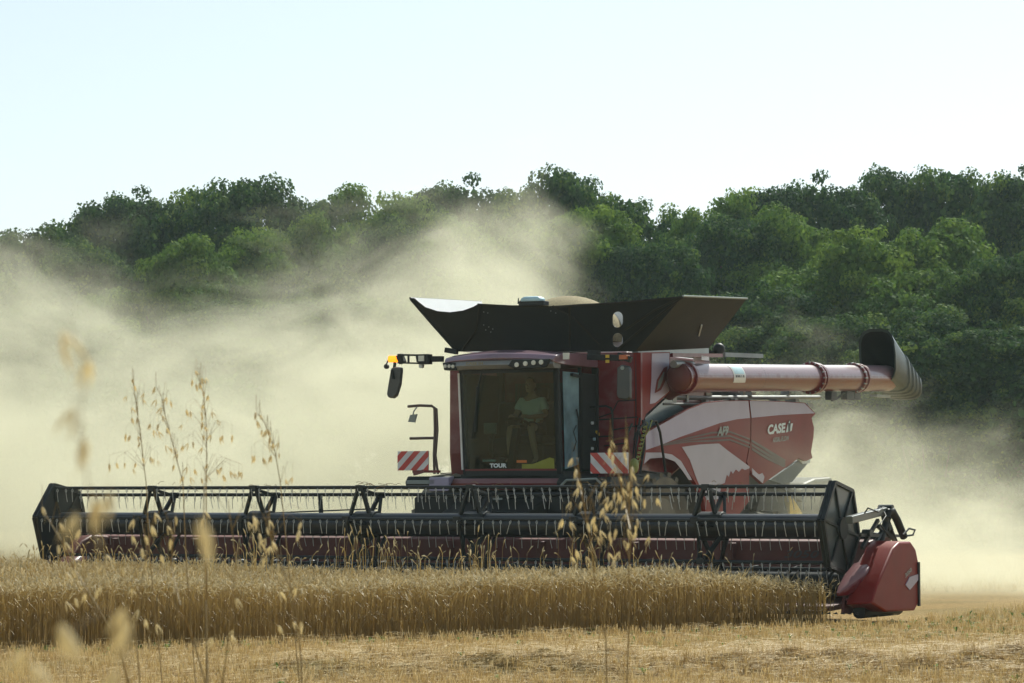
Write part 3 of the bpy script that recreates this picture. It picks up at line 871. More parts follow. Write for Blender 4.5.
# reel
reel = part(MB().tube([(-HW, RY, RZ + .02), (HW, RY, RZ + .02)], .17, 28), 'reel', M['tube_blue'], smooth=True); reel.location.x = .09
ANG = [R(a) for a in (10, 70, 130, 190, 250, 310)]
def rv(a, r=RR, x=0): return Vector((x, RY - math.cos(a) * r, RZ + math.sin(a) * r))
for a in ANG:
    part(MB().tube([rv(a, x=-HW), rv(a, x=HW)], .027, 10), 'tine_bar', M['frame'], reel, smooth=True)
xs_sp = [-HW + i * (2 * HW / 7) for i in range(1, 7)]
for x in xs_sp:
    m = MB()
    for i, a in enumerate(ANG):
        v = rv(a, RR - .01, x)
        for dx in ((-.17, .17) if i in (1, 4, 5) else (-.09, .09)):
            h = rv(a, .15, x + dx + {1: -.09, 2: .05}.get(i, 0))
            m.bar(h, v + Vector((dx * .18, 0, 0)), .045, .06)
        a2 = ANG[(i + 1) % 6]
        if i % 2 == 1 or True:
            m.bar(rv(a, RR - .02, x), rv(a2, RR - .02, x), .03, .045) if i in (1, 3, 5) else None
        m.box(v.x - .06, v.x + .06, v.y - .045, v.y + .045, v.z - .045, v.z + .045)
    m.disc((x, RY, RZ + .02), (1, 0, 0), .2, .34, 20)
    part(m, 'reel_spider', M['frame'], reel, bevel=.006)
def hexplate(x, th, name, mat):
    m = MB(); rp = .67
    pts = [rv(a, rp, x) for a in ANG]
    m.prism(pts, (th, 0, 0))
    o = part(m, name, mat, reel, bevel=.012)
    r = MB()
    for i in range(6):
        for xx in (x - .012, x + th + .012):
            A = rv(ANG[i], rp - .01, xx); B_ = rv(ANG[(i + 1) % 6], rp - .01, xx)
            r.bar(A, B_, .045, .045)
            r.bar(rv(ANG[i], .12, xx), A, .03, .03)
    for xx in (x - .03, x + th + .03): r.disc((xx, RY, RZ), (1, 0, 0), .15, .05, 20)
    for i in range(6):
        for q in (.3, .6):
            A = rv(ANG[i], rp - .01, x + th + .02).lerp(rv(ANG[(i + 1) % 6], rp - .01, x + th + .02), q)
            r.disc(A, (1, 0, 0), .018, .03, 8)
    part(r, 'end_plate_rim', M['frame'], reel)
hexplate(-HW - .04, .035, 'reel_end_plate', M['black'])
hexplate(HW, .035, 'reel_end_plate', M['panel'])
# tines: 90 on each bar; those on the bar facing the camera and some of the top bar are parts of their own
def tine_mb():
    m = MB()
    pts = [Vector((0, 0, 0))]
    for k in range(7):
        t = k / 6 * 2 * math.pi * .9
        pts.append(Vector((.004 * k / 6, -.012 - .022 * math.sin(t) * 1, -.03 + .022 * math.cos(t) - .0)))
    pts += [Vector((.005, -.02, -.07)), Vector((.007, -.012, -.14)), Vector((.008, .0, -.205))]
    m.tube(pts, .0048, 5)
    return m
tp = tine_mb()
NT = 90; tx = [-HW + .09 + i * (2 * HW - .18) / (NT - 1) + (.009 if i % 2 else -.009) for i in range(NT)]
rest = MB(); first = None; cnt = 0
rj = random.Random(4)
for bi, a in enumerate(ANG):
    for i, x in enumerate(tx):
        p = rv(a, RR, x); ry_ = rj.gauss(0, .11)
        single = (bi == 0) or (bi == 1 and 78 <= i < 88)
        rot = Matrix.Translation(p + Vector((0, -.02, -.01))) @ Matrix.Rotation(ry_, 4, 'Y') @ Matrix.Rotation(rj.uniform(-.15, .1), 4, 'X')
        if single:
            if first is None:
                first = tp.build('reel_tine', M['tine'], reel, smooth=True); o = first
            else:
                o = first.copy(); COL.objects.link(o)
            o.matrix_local = rot; cnt += 1
        else:
            rest.add([rot @ Vector(v) for v in tp.v], tp.f)
part(rest, 'reel_tines', M['tine'], reel, smooth=True, kind='stuff')
# straw caught on the reel
rc = MB()
for k in range(60):
    x = rj.choice(xs_sp[2:3] * 3 + xs_sp) + rj.uniform(-.1, .45); a = ANG[1] + rj.uniform(-.1, 1.0)
    p = rv(a, RR + rj.uniform(0, .04), x); q = p + Vector((rj.uniform(-.2, .2), rj.uniform(-.1, .1), rj.uniform(-.1, .05)))
    rc.tube([p, (p + q) / 2 + Vector((0, 0, .02)), q], .0035, 4)
part(rc, 'caught_straw', M['stubble'], reel, kind='stuff')
# thin linkage rods behind the reel
lr = MB()
lr.tube([(-HW + .3, -2.05, 1.34), (-1.2, -2.05, 1.52)], .012, 6); lr.tube([(-HW + .3, -1.95, 1.28), (-.4, -1.95, 1.42)], .014, 6)
lr.tube([(HW - 3.2, -2.05, 1.34), (0.4, -2.05, 1.5)], .012, 6)
lr.bar((-2.25, -1.9, 1.1), (-2.3, -1.9, 1.72), .05); lr.bar((.9, -1.9, 1.15), (.55, -1.9, 1.5), .05)
part(lr, 'linkage_rod', M['frame'], header)
# small pale stickers and plates around the feeder
for (px, py, w) in ((492, 507, .17), (508, 499, .15), (505, 533.5, .17)):
    p = fy(px, py, -1.9 if py > 520 else -1.5)
    part(MB().box(p.x - w / 2, p.x + w / 2, p.y - .5, p.y - .485, p.z - .012, p.z + .016), 'pale_bracket', M['decal_g'], header)

# crop dividers
def divider(sx):
    """sx=1: the one at the right of the picture"""
    X0 = 6.87; X1 = 7.27
    outer = [(872, 603), (877, 586), (893, 549), (900, 542), (911, 541.5), (916, 549), (919.5, 566), (920.5, 600), (915, 610.5), (886, 612)]
    O3 = [fx(px, py, X1) for px, py in outer]
    I3 = []
    for i, p in enumerate(O3):
        q = Vector((X0, p.y, p.z))
        if i in (0, 1): q = Vector((X0, p.y + .06, p.z - .03))
        if i in (2, 3): q = Vector((X0, p.y + .02, p.z + .02))
        if i == 9: q = Vector((X0, p.y + .05, p.z))
        I3.append(q)
    def mir(p): return Vector((p.x if sx == 1 else -(p.x - .72), p.y, p.z))
    m = MB(); m.loft([[mir(p) for p in I3], [mir(p) for p in O3]])
    dv = part(m, 'crop_divider', M['red_side'] if sx == 1 else M['red_dusty'], bevel=.028, nseg=3, smooth=True)
    # nose cone
    n1 = fx(838, 596, X0 - .05)
    c2 = fx(870, 572, X0 + .06)
    m = MB(); ax = (c2 - n1).normalized(); sidev = ax.cross(Vector((0, 0, 1))).normalized(); upv = sidev.cross(ax)
    rings = []
    for t, w, h in ((0, .02, .03), (.15, .07, .09), (.5, .15, .17), (.85, .19, .21), (1, .15, .16)):
        c = n1.lerp(c2, t) + Vector((0, 0, .02))
        rings.append([mir(c + sidev * (w * math.copysign(abs(math.cos(q)) ** .55, math.cos(q))) + upv * (h * .8 * math.copysign(abs(math.sin(q)) ** .55, math.sin(q)))) for q in [2 * math.pi * k / 14 for k in range(14)]])
    m.loft(rings); part(m, 'divider_nose', M['red'], dv, smooth=True)
    n2 = fx(846, 600, X0)
    c3 = fx(880, 600, X0 + .1)
    m = MB(); m.loft([[mir(n2 + Vector((0, 0, -.02))), mir(n2 + Vector((.02, 0, .02))), mir(n2 + Vector((-.02, 0, .02)))],
                      [mir(c3 + Vector((0, 0, -.14))), mir(c3 + Vector((.2, 0, .16))), mir(c3 + Vector((-.14, 0, .16)))]])
    part(m, 'divider_shoe', M['red'], dv, bevel=.02)
    if sx == 1:
        a = [fx(px, py, X1) for px, py in ((905, 585), (909, 577), (918, 574), (919, 578), (909, 590))]
        part(MB().prism([p + Vector((.002, 0, 0)) for p in a], (.012, 0, 0)), 'logo_plate', M['silver_sheen'], dv)
        o = fx(905, 578, X1)
        text_obj('3050', 'divider_number', M['decal_g'], dv, o + Vector((.006, 0, 0)), (0, 1, .35), (0, -.35, 1), .06, .26, bold=.02)
        # black strip painting the shade along the back edge
        part(MB().bar(fx(918.5, 562, X1 + .01), fx(919, 606, X1 + .01), .05, .03), 'edge_shade_strip', M['black'], dv)
        for q in (0, 1):
            c = fx(869.5 + 3.5 * q, 588 - 7 * q, X0 + .12); c.y -= .02
            part(MB().box(c.x - .05, c.x + .05, c.y - .012, c.y + .01, c.z - .045, c.z + .045), 'warning_sticker', M['yellow_dec'], dv)
        part(MB().tube([(X0 + .1, O3[0].y + .3, .16), (X0 + .1, O3[7].y - .1, .16)], .09, 10), 'skid', M['black'], dv)
    # end sheet of the header next to the divider
    m = MB(); m.prism([(HW + .32 if sx == 1 else -HW, y, z) for y, z in ((-3.3, .14), (-3.2, .5), (-2.5, .9), (-2.0, 1.12), (-1.5, 1.15), (-1.5, .14))], (sx * .04, 0, 0))
    part(m, 'end_sheet', M['red_dusty'], dv)
    return dv
divider(1); divider(-1)
# reel arm with hydraulics at both ends
def reel_arm(sx):
    def mir(p): return Vector((p.x * sx, p.y, p.z))
    X = 6.91
    def q(px, py, dx=0): return mir(fx(px, py, X + dx))
    m = MB(); m.bar(q(849, 520), q(884, 511), .10, .10); m.bar(q(884, 511), q(888, 530), .09)
    arm = part(m, 'reel_arm', M['panel'], bevel=.01)
    m = MB(); m.tube([q(884, 514), q(897, 545)], .035, 8); m.tube([q(872, 549), q(884, 527)], .03, 8); m.bar(q(860, 535), q(905, 536), .04); m.bar(q(878, 526), q(895, 540), .05)
    m.bar(q(862, 548), q(878, 520), .045); m.tube([q(872, 516), q(880, 506), q(893, 510)], .012, 6); m.disc(q(886, 509), (1, 0, 0), .06, .2, 12); m.disc(q(867, 533), (1, 0, 0), .05, .12, 12)
    part(m, 'bracket', M['frame'], arm)
    part(MB().tube([q(876, 562), q(882, 535), q(888, 517)], [.06, .05, .05], 10), 'hydraulic_cylinder', M['black'], arm, smooth=True)
    part(MB().tube([q(887, 517, .05), q(888, 512, .06), q(892, 511, .08), q(897, 520, .1), q(904, 537, .12)], [.055] * 5, 10), 'bent_pipe', M['black'], arm, smooth=True)
    part(MB().bar(q(887, 517, -.02), q(890, 509.5, -.02), .12, .06), 'yellow_sticker', M['yellow_dec'], arm)
    h = MB(); h.tube([q(903, 535, .2), q(909, 528.5, .2), q(915, 530, .2), q(913, 535, .2), q(906, 536, .2)], .014, 6)
    h.tube([q(862, 517), q(868, 508, .1), q(878, 512, .1), q(884, 507), q(893, 530)], .011, 6); h.tube([q(882, 508), q(886, 516, .1), q(880, 524, .1), q(890, 538)], .011, 6)
    part(h, 'hydraulic_hose', M['black'], arm)
reel_arm(1)

# feeder house
m = MB(); m.loft([[Vector((x, -1.55, .3)), Vector((x, -1.55, 1.2)), Vector((x, .6, 1.9)), Vector((x, 1.5, 1.9)), Vector((x, 1.5, .9))] for x in (-.75, .75)])
part(m, 'feeder_house', M['black'], bevel=.03)
m = MB(); m.box(-1.6, 1.6, -.1, 1.2, 1.15, 1.7); part(m, 'underframe', M['black'], bevel=.03)

# wheels
def wheel(x, y, R_, w, sx):
    hub = part(MB().disc((x, y, R_), (1, 0, 0), .22, w * .8, 20), 'wheel', M['rim'])
    t = MB(); prof = [(.62, -.42), (.80, -.5), (.93, -.5), (.985, -.40), (1, -.2), (1, .2), (.985, .40), (.93, .5), (.80, .5), (.62, .42)]
    rings = []
    for k in range(49):
        a = 2 * math.pi * k / 48
        rings.append([Vector((x + q * w, y + r * R_ * math.cos(a), R_ + r * R_ * math.sin(a))) for r, q in prof])
    t.loft(rings, caps=False)
    for k in range(22):
        for s_ in (-1, 1):
            a = 2 * math.pi * (k + (.5 if s_ > 0 else 0)) / 22
            c0 = Vector((x, y + 1.0 * R_ * math.cos(a), R_ + 1.0 * R_ * math.sin(a)))
            a2 = a + .16
            c1 = Vector((x + s_ * w * .5, y + .97 * R_ * math.cos(a2), R_ + .97 * R_ * math.sin(a2)))
            t.bar(c0, c1, .07, .07, up=(0, math.cos(a), math.sin(a)))
    part(t, 'tyre', M['tyre'], hub, smooth=True)
    r = MB(); r.loft([[Vector((x + q * w, y + rr * R_ * math.cos(2 * math.pi * k / 32), R_ + rr * R_ * math.sin(2 * math.pi * k / 32))) for k in range(32)] for rr, q in ((.62, .42), (.58, .2), (.3, .1), (.3, -.1), (.58, -.2), (.62, -.42))], caps=True)
    part(r, 'rim', M['rim'], hub, smooth=True)
wheel(1.6, 1.5, 1.04, .82, 1); wheel(-1.6, 1.5, 1.04, .82, -1)
wheel(1.45, 6.6, .72, .6, 1); wheel(-1.45, 6.6, .72, .6, -1)

# chassis core, grain tank body
part(MB().box(-1.3, 1.3, 1.35, 8.3, 1.15, 3.0), 'chassis', M['black'], bevel=.05)
m = MB(); m.loft([[Vector((x, 1.28, 1.95)), Vector((x, 1.2, 2.4)), Vector((x, 1.2, 3.97)), Vector((x, 4.4, 3.97)), Vector((x, 4.4, 2.6)), Vector((x, 2.6, 1.95))] for x in (-1.70, 1.50)])
tank = part(m, 'grain_tank', M['red'], bevel=.04)
# front face of the tank on the visible side: red sheet with pressed lines
FY = 1.17
def FP(pl): return [fy(px, py, FY) for px, py in pl]
flat_mesh([[(596, 353), (641, 352.5), (641, 424), (637, 475), (596, 478)]], lambda u, v: fy(u, v, FY), (0, .05, 0), 'front_sheet', M['red'], tank)
m = MB()
for pl in (((597, 418), (612, 413), (618, 401), (636, 400)), ((597, 420), (638, 417)), ((636, 354), (636, 420), (632, 470)), ((612, 430), (636, 426)), ((604, 446), (626, 443))):
    m.tube([fy(px, py, FY - .004) for px, py in pl], .010, 5)
part(m, 'pressed_line', M['black'], tank)
# red corner block above the intake, side face
SX = 1.74
side_poly = [(640.5, 352.5), (670, 352), (670, 392), (657, 404), (646, 414), (641, 428)]
flat_mesh([side_poly], lambda u, v: fx(u, v, SX), (-.12, 0, 0), 'corner_panel', M['red_side'], tank)
flat_mesh([[(652, 353.5), (669.3, 353), (669.3, 391.3), (655, 403), (650, 404), (651.5, 380)]], lambda u, v: fx(u, v, SX + .006), (-.004, 0, 0), 'pale_corner_panel', M['silver_sheen'], tank)  # pale area is sky reflection painted on the red corner
flat_mesh([[(655, 393), (657, 380), (664, 368), (667.5, 366), (666, 380), (661, 390)], [(657, 390.5), (658.5, 381), (663.5, 372), (664.5, 372), (663, 380), (660, 387.5)]], lambda u, v: fx(u, v, SX + .012), (-.004, 0, 0), 'slot_surround', M['red'], tank)
flat_mesh([[(657, 390.5), (658.5, 381), (663.5, 372), (664.5, 372), (663, 380), (660, 387.5)]], lambda u, v: fx(u, v, SX + .010), (-.002, 0, 0), 'slot_window', M['glasspanel'], tank)
# blue grey intake panel
flat_mesh([[(645, 418), (667, 397.5), (672, 400), (688, 411.5), (660, 424), (647, 430)]], lambda u, v: fx(u, v, 1.55), (-.05, 0, 0), 'intake_panel', M['glasspanel'], tank)
# side panels, with the sky's sheen painted on above the shoulder line
PX = 1.78
front_panel = [(645, 432), (662, 423.5), (688, 409), (705, 402.5), (725, 400.5), (748.5, 400.2), (750.5, 418), (750, 440), (746, 462), (750, 500), (738, 516), (706, 516), (704, 500), (695, 482), (684, 466), (676, 459), (664, 455), (648, 458), (641, 470), (641, 445)]
sp1 = flat_mesh([front_panel], lambda u, v: fx(u, v, PX), (-.07, 0, 0), 'side_panel', M['red_side'], HV)
rear_panel = [(749.5, 400.2), (780, 401), (805, 402.8), (815.5, 413.5), (811.5, 418), (814, 428), (813.5, 437), (811, 452), (812.5, 458), (806, 461), (799, 458), (769, 479.5), (763, 484), (752, 474), (747, 462), (751, 440), (751.5, 418)]
sp2 = flat_mesh([rear_panel], lambda u, v: fx(u, v, PX), (-.07, 0, 0), 'rear_side_panel', M['red_side'], HV)
def dec(poly, name, mat, par, lift=.006, hole=None):
    return flat_mesh([poly] + ([hole] if hole else []), lambda u, v: fx(u, v, PX + lift), (-.003, 0, 0), name, mat, par)
dec([(646, 433), (662, 424.2), (688, 409.8), (705, 403.2), (725, 401.2), (748.3, 400.9), (750, 418), (737, 419.2), (720, 423), (700, 430), (680, 437), (662, 444.5), (646, 450)], 'shoulder_band', M['silver_sheen'], sp1)  # pale band paints the sky reflected in the upper red panel
dec([(749.8, 400.9), (780, 401.7), (804.5, 403.4), (814.5, 413.3), (780, 415), (751.7, 417.8)], 'shoulder_band', M['silver_sheen'], sp2)  # same painted sky reflection on the rear panel
dec([(646, 452.5), (660, 452.5), (672, 454.5), (681, 461), (690, 476), (692, 480), (689, 480), (682, 470), (675, 461.5), (664, 457.5), (650, 458.5), (644, 464)], 'arch_stripe', M['white_dec'], sp1)
dec([(682, 447), (700, 444.5), (719, 443.5), (727, 450), (749.5, 466.5), (749, 484), (749, 498), (733, 498), (707, 500), (697, 480), (690, 460)], 'white_flash', M['white_dec'], sp1)
dec([(752, 468), (756.5, 472.5), (759, 474.5), (762.5, 473), (764.5, 477), (762.8, 483.2), (752.5, 474.5)], 'white_flash', M['white_dec'], sp2)
# red smear across the white flash
sm = [(719, 499), (722, 484), (725, 483), (727, 475), (729, 477), (731, 471), (733, 474), (736, 469.5), (739, 472), (742, 468.5), (745, 470), (749.3, 468.5), (749, 499)]
dec(sm, 'red_smear', M['red_side'], sp1, .010)
for off in (0, 4.2, 8.0):
    w_ = 1.7
    dec([(663, 444 + off * .15), (690, 437 + off * .5), (712, 432 + off), (730, 431 + off), (750, 438.5 + off), (750, 438.5 + off + w_), (730, 431 + off + w_), (712, 432 + off + w_), (690, 437 + off * .5 + w_ * .7), (663, 444.6 + off * .15)], 'swoosh_stripe', M['stripe'], sp1, .009)
    dec([(751.8, 439.5 + off), (768, 449 + off), (786, 460 + off * .6), (784, 461 + off * .6 + w_), (766, 451.2 + off), (751.8, 441.4 + off + w_ * .3)], 'swoosh_stripe', M['stripe'], sp2, .009)
dd = (fx(790, 430, PX) - fx(770, 430, PX))
def T(txt, name, mat, par, px, py, px2, hpx, **k):
    o = fx(px, py, PX + .012); e = fx(px2, py, PX + .012); t = fx(px, py - hpx, PX + .012)
    return text_obj(txt, name, mat, par, o + Vector((.002, 0, 0)), (0, 1, .07), (0, 0, 1), t.z - o.z, e.y - o.y, **k)
T('CASE', 'brand_lettering', M['decal_w'], sp2, 767.5, 434.8, 785.5, 10, shear=.15, bold=.045)
T('AF9', 'model_lettering', M['decal_g'], sp1, 717, 436.5, 728.5, 9.5, shear=.3, bold=.04)
T('AXIAL-FLOW', 'series_lettering', M['decal_g'], sp2, 772.5, 442.7, 789, 5.2, shear=.2, bold=.02)
# IH emblem
dec([(786, 432.4), (787.8, 424.3), (790, 423.8), (788, 432)], 'emblem_bar', M['decal_w'], sp2, .012)
dec([(788.2, 424.2), (789.3, 420.3), (790.6, 420.1), (790.2, 431.2), (788.4, 431.6)], 'emblem_dark_bar', M['decal_k'], sp2, .014)
dec([(788.6, 423.2), (789.3, 421), (790, 421), (789.8, 423)], 'emblem_dot', M['decal_w'], sp2, .016)
dec([(789.8, 431.4), (791, 423.6), (793, 423.2), (791.6, 431)], 'emblem_bar', M['decal_w'], sp2, .012)
# lower rear: deflector plate, spreader, chute
flat_mesh([[(770, 480), (800, 459.5), (808, 463), (792, 482), (782, 484)]], lambda u, v: fx(u, v, 1.7), (-.06, 0, 0), 'deflector_plate', M['deflector'], sp2)
flat_mesh([[(798, 458), (811, 455), (810, 463), (803, 464)]], lambda u, v: fx(u, v, 1.72), (-.05, 0, 0), 'corner_trim', M['decal_w'], sp2)
m = MB(); m.prism([fx(px, py, 1.2) for px, py in ((800, 516), (801, 490), (806, 483), (816, 478.5), (833, 477), (834, 492), (834, 516))], (-1.9, 0, 0))
part(m, 'straw_spreader', M['black'], bevel=.06)
m = MB(); m.prism([fx(px, py, 1.3) for px, py in ((782, 495), (790, 493), (804, 516), (789, 516))], (-.2, 0, 0)); part(m, 'chute', M['yellow_dec'])
m = MB(); m.bar(fx(779, 483, 1.4), fx(801, 500, 1.4), .08); m.bar(fx(760, 486, 1.3), fx(752, 515, 1.3), .25); m.bar(fx(740, 500, 1.2), fx(770, 500, 1.2), .3)
m.box(-1.2, 1.2, 6.2, 7.0, .5, 1.4); part(m, 'rear_axle', M['black'])
# engine deck behind the tank
m = MB(); m.box(-1.3, 1.35, 4.4, 8.2, 3.0, 3.34); m.box(-1.2, 1.2, 4.6, 6.8, 3.34, 3.62)
deck = part(m, 'engine_deck', M['black'], bevel=.04)
m = MB(); rj2 = random.Random(9)
for k in range(26):
    y = rj2.uniform(2.4, 8.4); z = rj2.uniform(3.15, 3.42) + (y - 2) * .02; L = rj2.uniform(.06, .3)
    m.box(1.36, 1.46 + rj2.uniform(0, .15), y, y + L, z, z + rj2.uniform(.04, .12))
m.tube([(1.5, 2.4, 3.28), (1.5, 9.2, 3.50)], .035, 8); m.tube([(1.55, 2.4, 3.18), (1.5, 8.6, 3.36)], .02, 8)
part(m, 'deck_fitting', M['grey'], deck)
# auger (unloading tube) along the left side
AX = 2.0
A0 = fx(679, 377.5, AX); A1 = fx(886, 378.3, AX)
A0.z += 0; dA = (A1 - A0)
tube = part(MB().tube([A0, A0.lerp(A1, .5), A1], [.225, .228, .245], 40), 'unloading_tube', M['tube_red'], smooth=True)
def ring(t, r, w, name, mat, par=tube):
    c = A0 + dA * t; a = dA.normalized()
    return part(MB().tube([c - a * w / 2, c + a * w / 2], r, 36), name, mat, par, bevel=.008)
def tpx(px):
    best = min(((abs((ML @ (A0 + dA * (k / 400))).x / (ML @ (A0 + dA * (k / 400))).y * FPX + 512 - px)), k / 400) for k in range(401))
    return best[1]
ring(tpx(811), .285, .07, 'flange', M['red']); ring(tpx(815), .27, .10, 'flange', M['red'])
ring(tpx(853), .28, .07, 'flange', M['red']); ring(tpx(857), .27, .08, 'flange', M['red'])
ring(tpx(754), .2285, .012, 'weld_seam', M['decal_k']); ring(tpx(784), .2285, .012, 'weld_seam', M['decal_k'])
for t0 in (tpx(811), tpx(853)):
    m = MB(); c = A0 + dA * t0; a = dA.normalized(); s_ = a.cross(Vector((0, 0, 1))).normalized(); u_ = s_.cross(a)
    for k in range(16):
        q = 2 * math.pi * k / 16; m.disc(c + (s_ * math.cos(q) + u_ * math.sin(q)) * .267, a, .016, .11, 8)
    part(m, 'flange_bolt', M['grey'], tube, kind='stuff')
# wrapped label on the tube
def wrap(px0, px1, a0, a1, name, mat, lift=.004):
    t0, t1 = tpx(px0), tpx(px1); a = dA.normalized(); s_ = Vector((1, 0, 0)) - a * a.x; s_.normalize(); u_ = s_.cross(a) * -1
    if u_.z < 0: u_ = -u_
    rr = [[A0 + dA * t + (s_ * math.cos(R(q)) + u_ * math.sin(R(q))) * (.226 + .003 * t + lift) for q in np.linspace(a0, a1, 12)] for t in (t0, (t0 + t1) / 2, t1)]
    return part(MB().loft(rr, caps=False, closed=False), name, mat, tube, smooth=True)
wrap(721.5, 733, -22, 62, 'white_label', M['white'])
wrap(722.5, 732, 14, 52, 'blue_label_field', M['decal_b'], .006)
for k in range(5): wrap(723 + k * 1.8, 724.1 + k * 1.8, 0, 9, 'label_mark', M['decal_k'], .007)
# elbow
m = MB(); E0 = fx(664, 380, 1.75)
m.tube([A0 + Vector((-.95, .95, -.55)), A0 + Vector((-.75, .8, -.2)), A0 + Vector((-.4, .5, -.05)), A0 + Vector((-.1, .3, 0))], [.22, .24, .25, .25], 24)
part(m, 'tube_elbow', M['red_dusty'], tube, smooth=True)
part(MB().ellip(A0, .21, .13, .22, 20, 10), 'tube_end_cap', M['red_dusty'], tube, smooth=True)
ring(tpx(684), .262, .09, 'collar', M['red'])
m = MB(); c = fx(676, 364.5, 2.0); m.tube([c + Vector((0, -.1, 0)), c + Vector((0, .6, .02))], .06, 12); part(m, 'elbow_actuator', M['grey'], tube, smooth=True)
# lamp brackets under the tube
m = MB()
for px, w_ in ((831, .25), (848, .35), (855, .3)):
    c = A0 + dA * tpx(px) + Vector((0, 0, -.3)); m.box(c.x - .06, c.x + .06, c.y - w_ / 2, c.y + w_ / 2, c.z - .09, c.z + .06)
c = A0 + dA * tpx(838) + Vector((0, 0, -.36)); m.tube([c + Vector((0, -.4, .14)), c + Vector((0, -.3, -.05)), c, c + Vector((0, .3, .1))], .02, 6)
part(m, 'tube_bracket', M['black'], tube)
part(MB().box(A1.x - .1, A1.x + .05, A1.y - .6, A1.y + .1, A1.z - .36, A1.z - .32), 'spout_plate', M['decal_g'], tube)
# rubber spout: hollow ribbed hood
sp = MB()
def SPt(px, py, x): return fx(px, py, x)
# profile rings from the open end (towards the machine) to the lip (down and outward)
outA = [(863, 364), (863, 340), (870, 333.5), (881, 328.5), (889, 332), (897, 342), (897, 366), (893, 392), (880, 391), (868, 384)]
Xc = AX
rings = []
ctrA = (880, 360)
ringdefs = [((0, 0), 1.0, .0), ((7, 11), .97, .06), ((14, 22), .94, .12), ((24, 34), .84, .18)]
seg = []
near = [(863, 362), (863, 341), (871, 333), (881, 328.5), (889, 334), (896, 346), (897, 362), (896, 380), (893, 391), (878, 390), (866, 378)]
def spring(t):
    """ring of the hood at travel t: ring lies in a plane facing the tube start, slides backwards along the tube"""
    pts = []
    for px, py in near:
        k = t
        sx_ = px + k * (920 - 896) * (1 if px > 875 else .6)
        sy_ = py + k * (44 if py < 350 else (22 if py < 370 else (2)))
        base = fx(sx_, min(sy_, 394), AX + (.0))
        pts.append(base)
    return pts
def spring3(t, grow=0.0):
    pts = []
    N = 18
    for k in range(N):
        a = 2 * math.pi * k / N
        # rounded rectangle in the x-z plane, growing down the hood
        w = .36 + grow; hh = (.50 - .27 * t) + grow
        cx_ = math.copysign(abs(math.cos(a)) ** .6, math.cos(a)) * w
        cz_ = math.copysign(abs(math.sin(a)) ** .6, math.sin(a)) * hh
        pts.append(Vector((AX + .0 + cx_, A1.y - .45 + 1.35 * t - cz_ * .15, A1.z + .40 - .52 * t + cz_)))
    return pts
sp.loft([spring3(t, g) for t, g in ((0, 0), (.06, 0), (.5, 0), (.515, .025), (.56, .025), (.575, 0), (.66, 0), (.675, .025), (.72, .025), (.735, 0), (.80, 0), (.815, .025), (.86, .025), (.875, 0), (.94, 0), (.955, .025), (1, .025))], caps=False)
sp.loft([spring3(t, -.03) for t in (0, .5, 1)], caps=False)
spo = part(sp, 'unloading_spout', M['rubber_side'], tube, smooth=True)
inn = MB().loft([spring3(t, -.035) for t in (0.02, .35, .9)], caps=False); inn.f.append(tuple(range(36, 54)))
part(inn, 'spout_lining', M['rubber'], tube, smooth=True)

# ------------------------------------------------------------------ grain tank extension
Bl = fy(455, 351, 1.0); Tl = fy(410, 298, .55)
Br = fy(635, 351.5, 1.0); Tr = fy(683, 296, .55)
nrm = (Br - Bl).cross(Tl - Bl).normalized()
def FPl(u, v): return fpl(u, v, Bl, nrm)
outer = [(455, 351.5), (430, 323), (410, 298), (414, 298), (418, 301.5), (425, 307), (437, 311), (450, 312.2), (463, 310.5), (473, 306.8), (479, 303.5), (500, 305.2), (530, 306), (553, 306), (580, 304), (605, 302.8), (640, 300.8), (665, 298), (683, 296), (660, 322), (635, 351.5)]
def slot(cx, cy, w, h, n=8):
    r = w / 2; p = []
    for k in range(n + 1): a = math.pi * k / n; p.append((cx + r * math.cos(a), cy - (h / 2 - r) - r * math.sin(a)))
    for k in range(n + 1): a = math.pi + math.pi * k / n; p.append((cx + r * math.cos(a), cy + (h / 2 - r) - r * math.sin(a)))
    return p
ff = flat_mesh([outer, slot(617.5, 319.5, 10.5, 16), slot(617.5, 340, 10.5, 14)], FPl, (0, .02, 0), 'tank_flap', M['fabric'], tank, label='black front flap with two pale slots')
m = MB()
for pl in (((480, 304.5), (477, 330), (462, 350)), ((553, 306), (574, 318), (600, 345)), ((570, 306), (570, 350)), ((683, 297), (650, 322), (618, 349)), ((680, 298), (655, 310), (625, 330)), ((410.5, 299), (432, 324), (456, 351)), ((478, 304.5), (510, 306.2), (552, 307)), ((553, 307), (610, 303.5), (682, 297.2))):
    m.tube([FPl(*p) + Vector((0, -.01, 0)) for p in pl], .018, 6)
part(m, 'flap_seam', M['flap_out'], ff)
m = MB()
for px, py in ((484, 325), (489, 327), (493, 329), (486, 330), (491, 332), (484, 312), (488, 313), (551, 311), (556, 313)):
    m.disc(FPl(px, py) + Vector((0, -.008, 0)), (0, 1, 0), .008, .01, 6)
part(m, 'rivet', M['grey'], ff, kind='stuff')
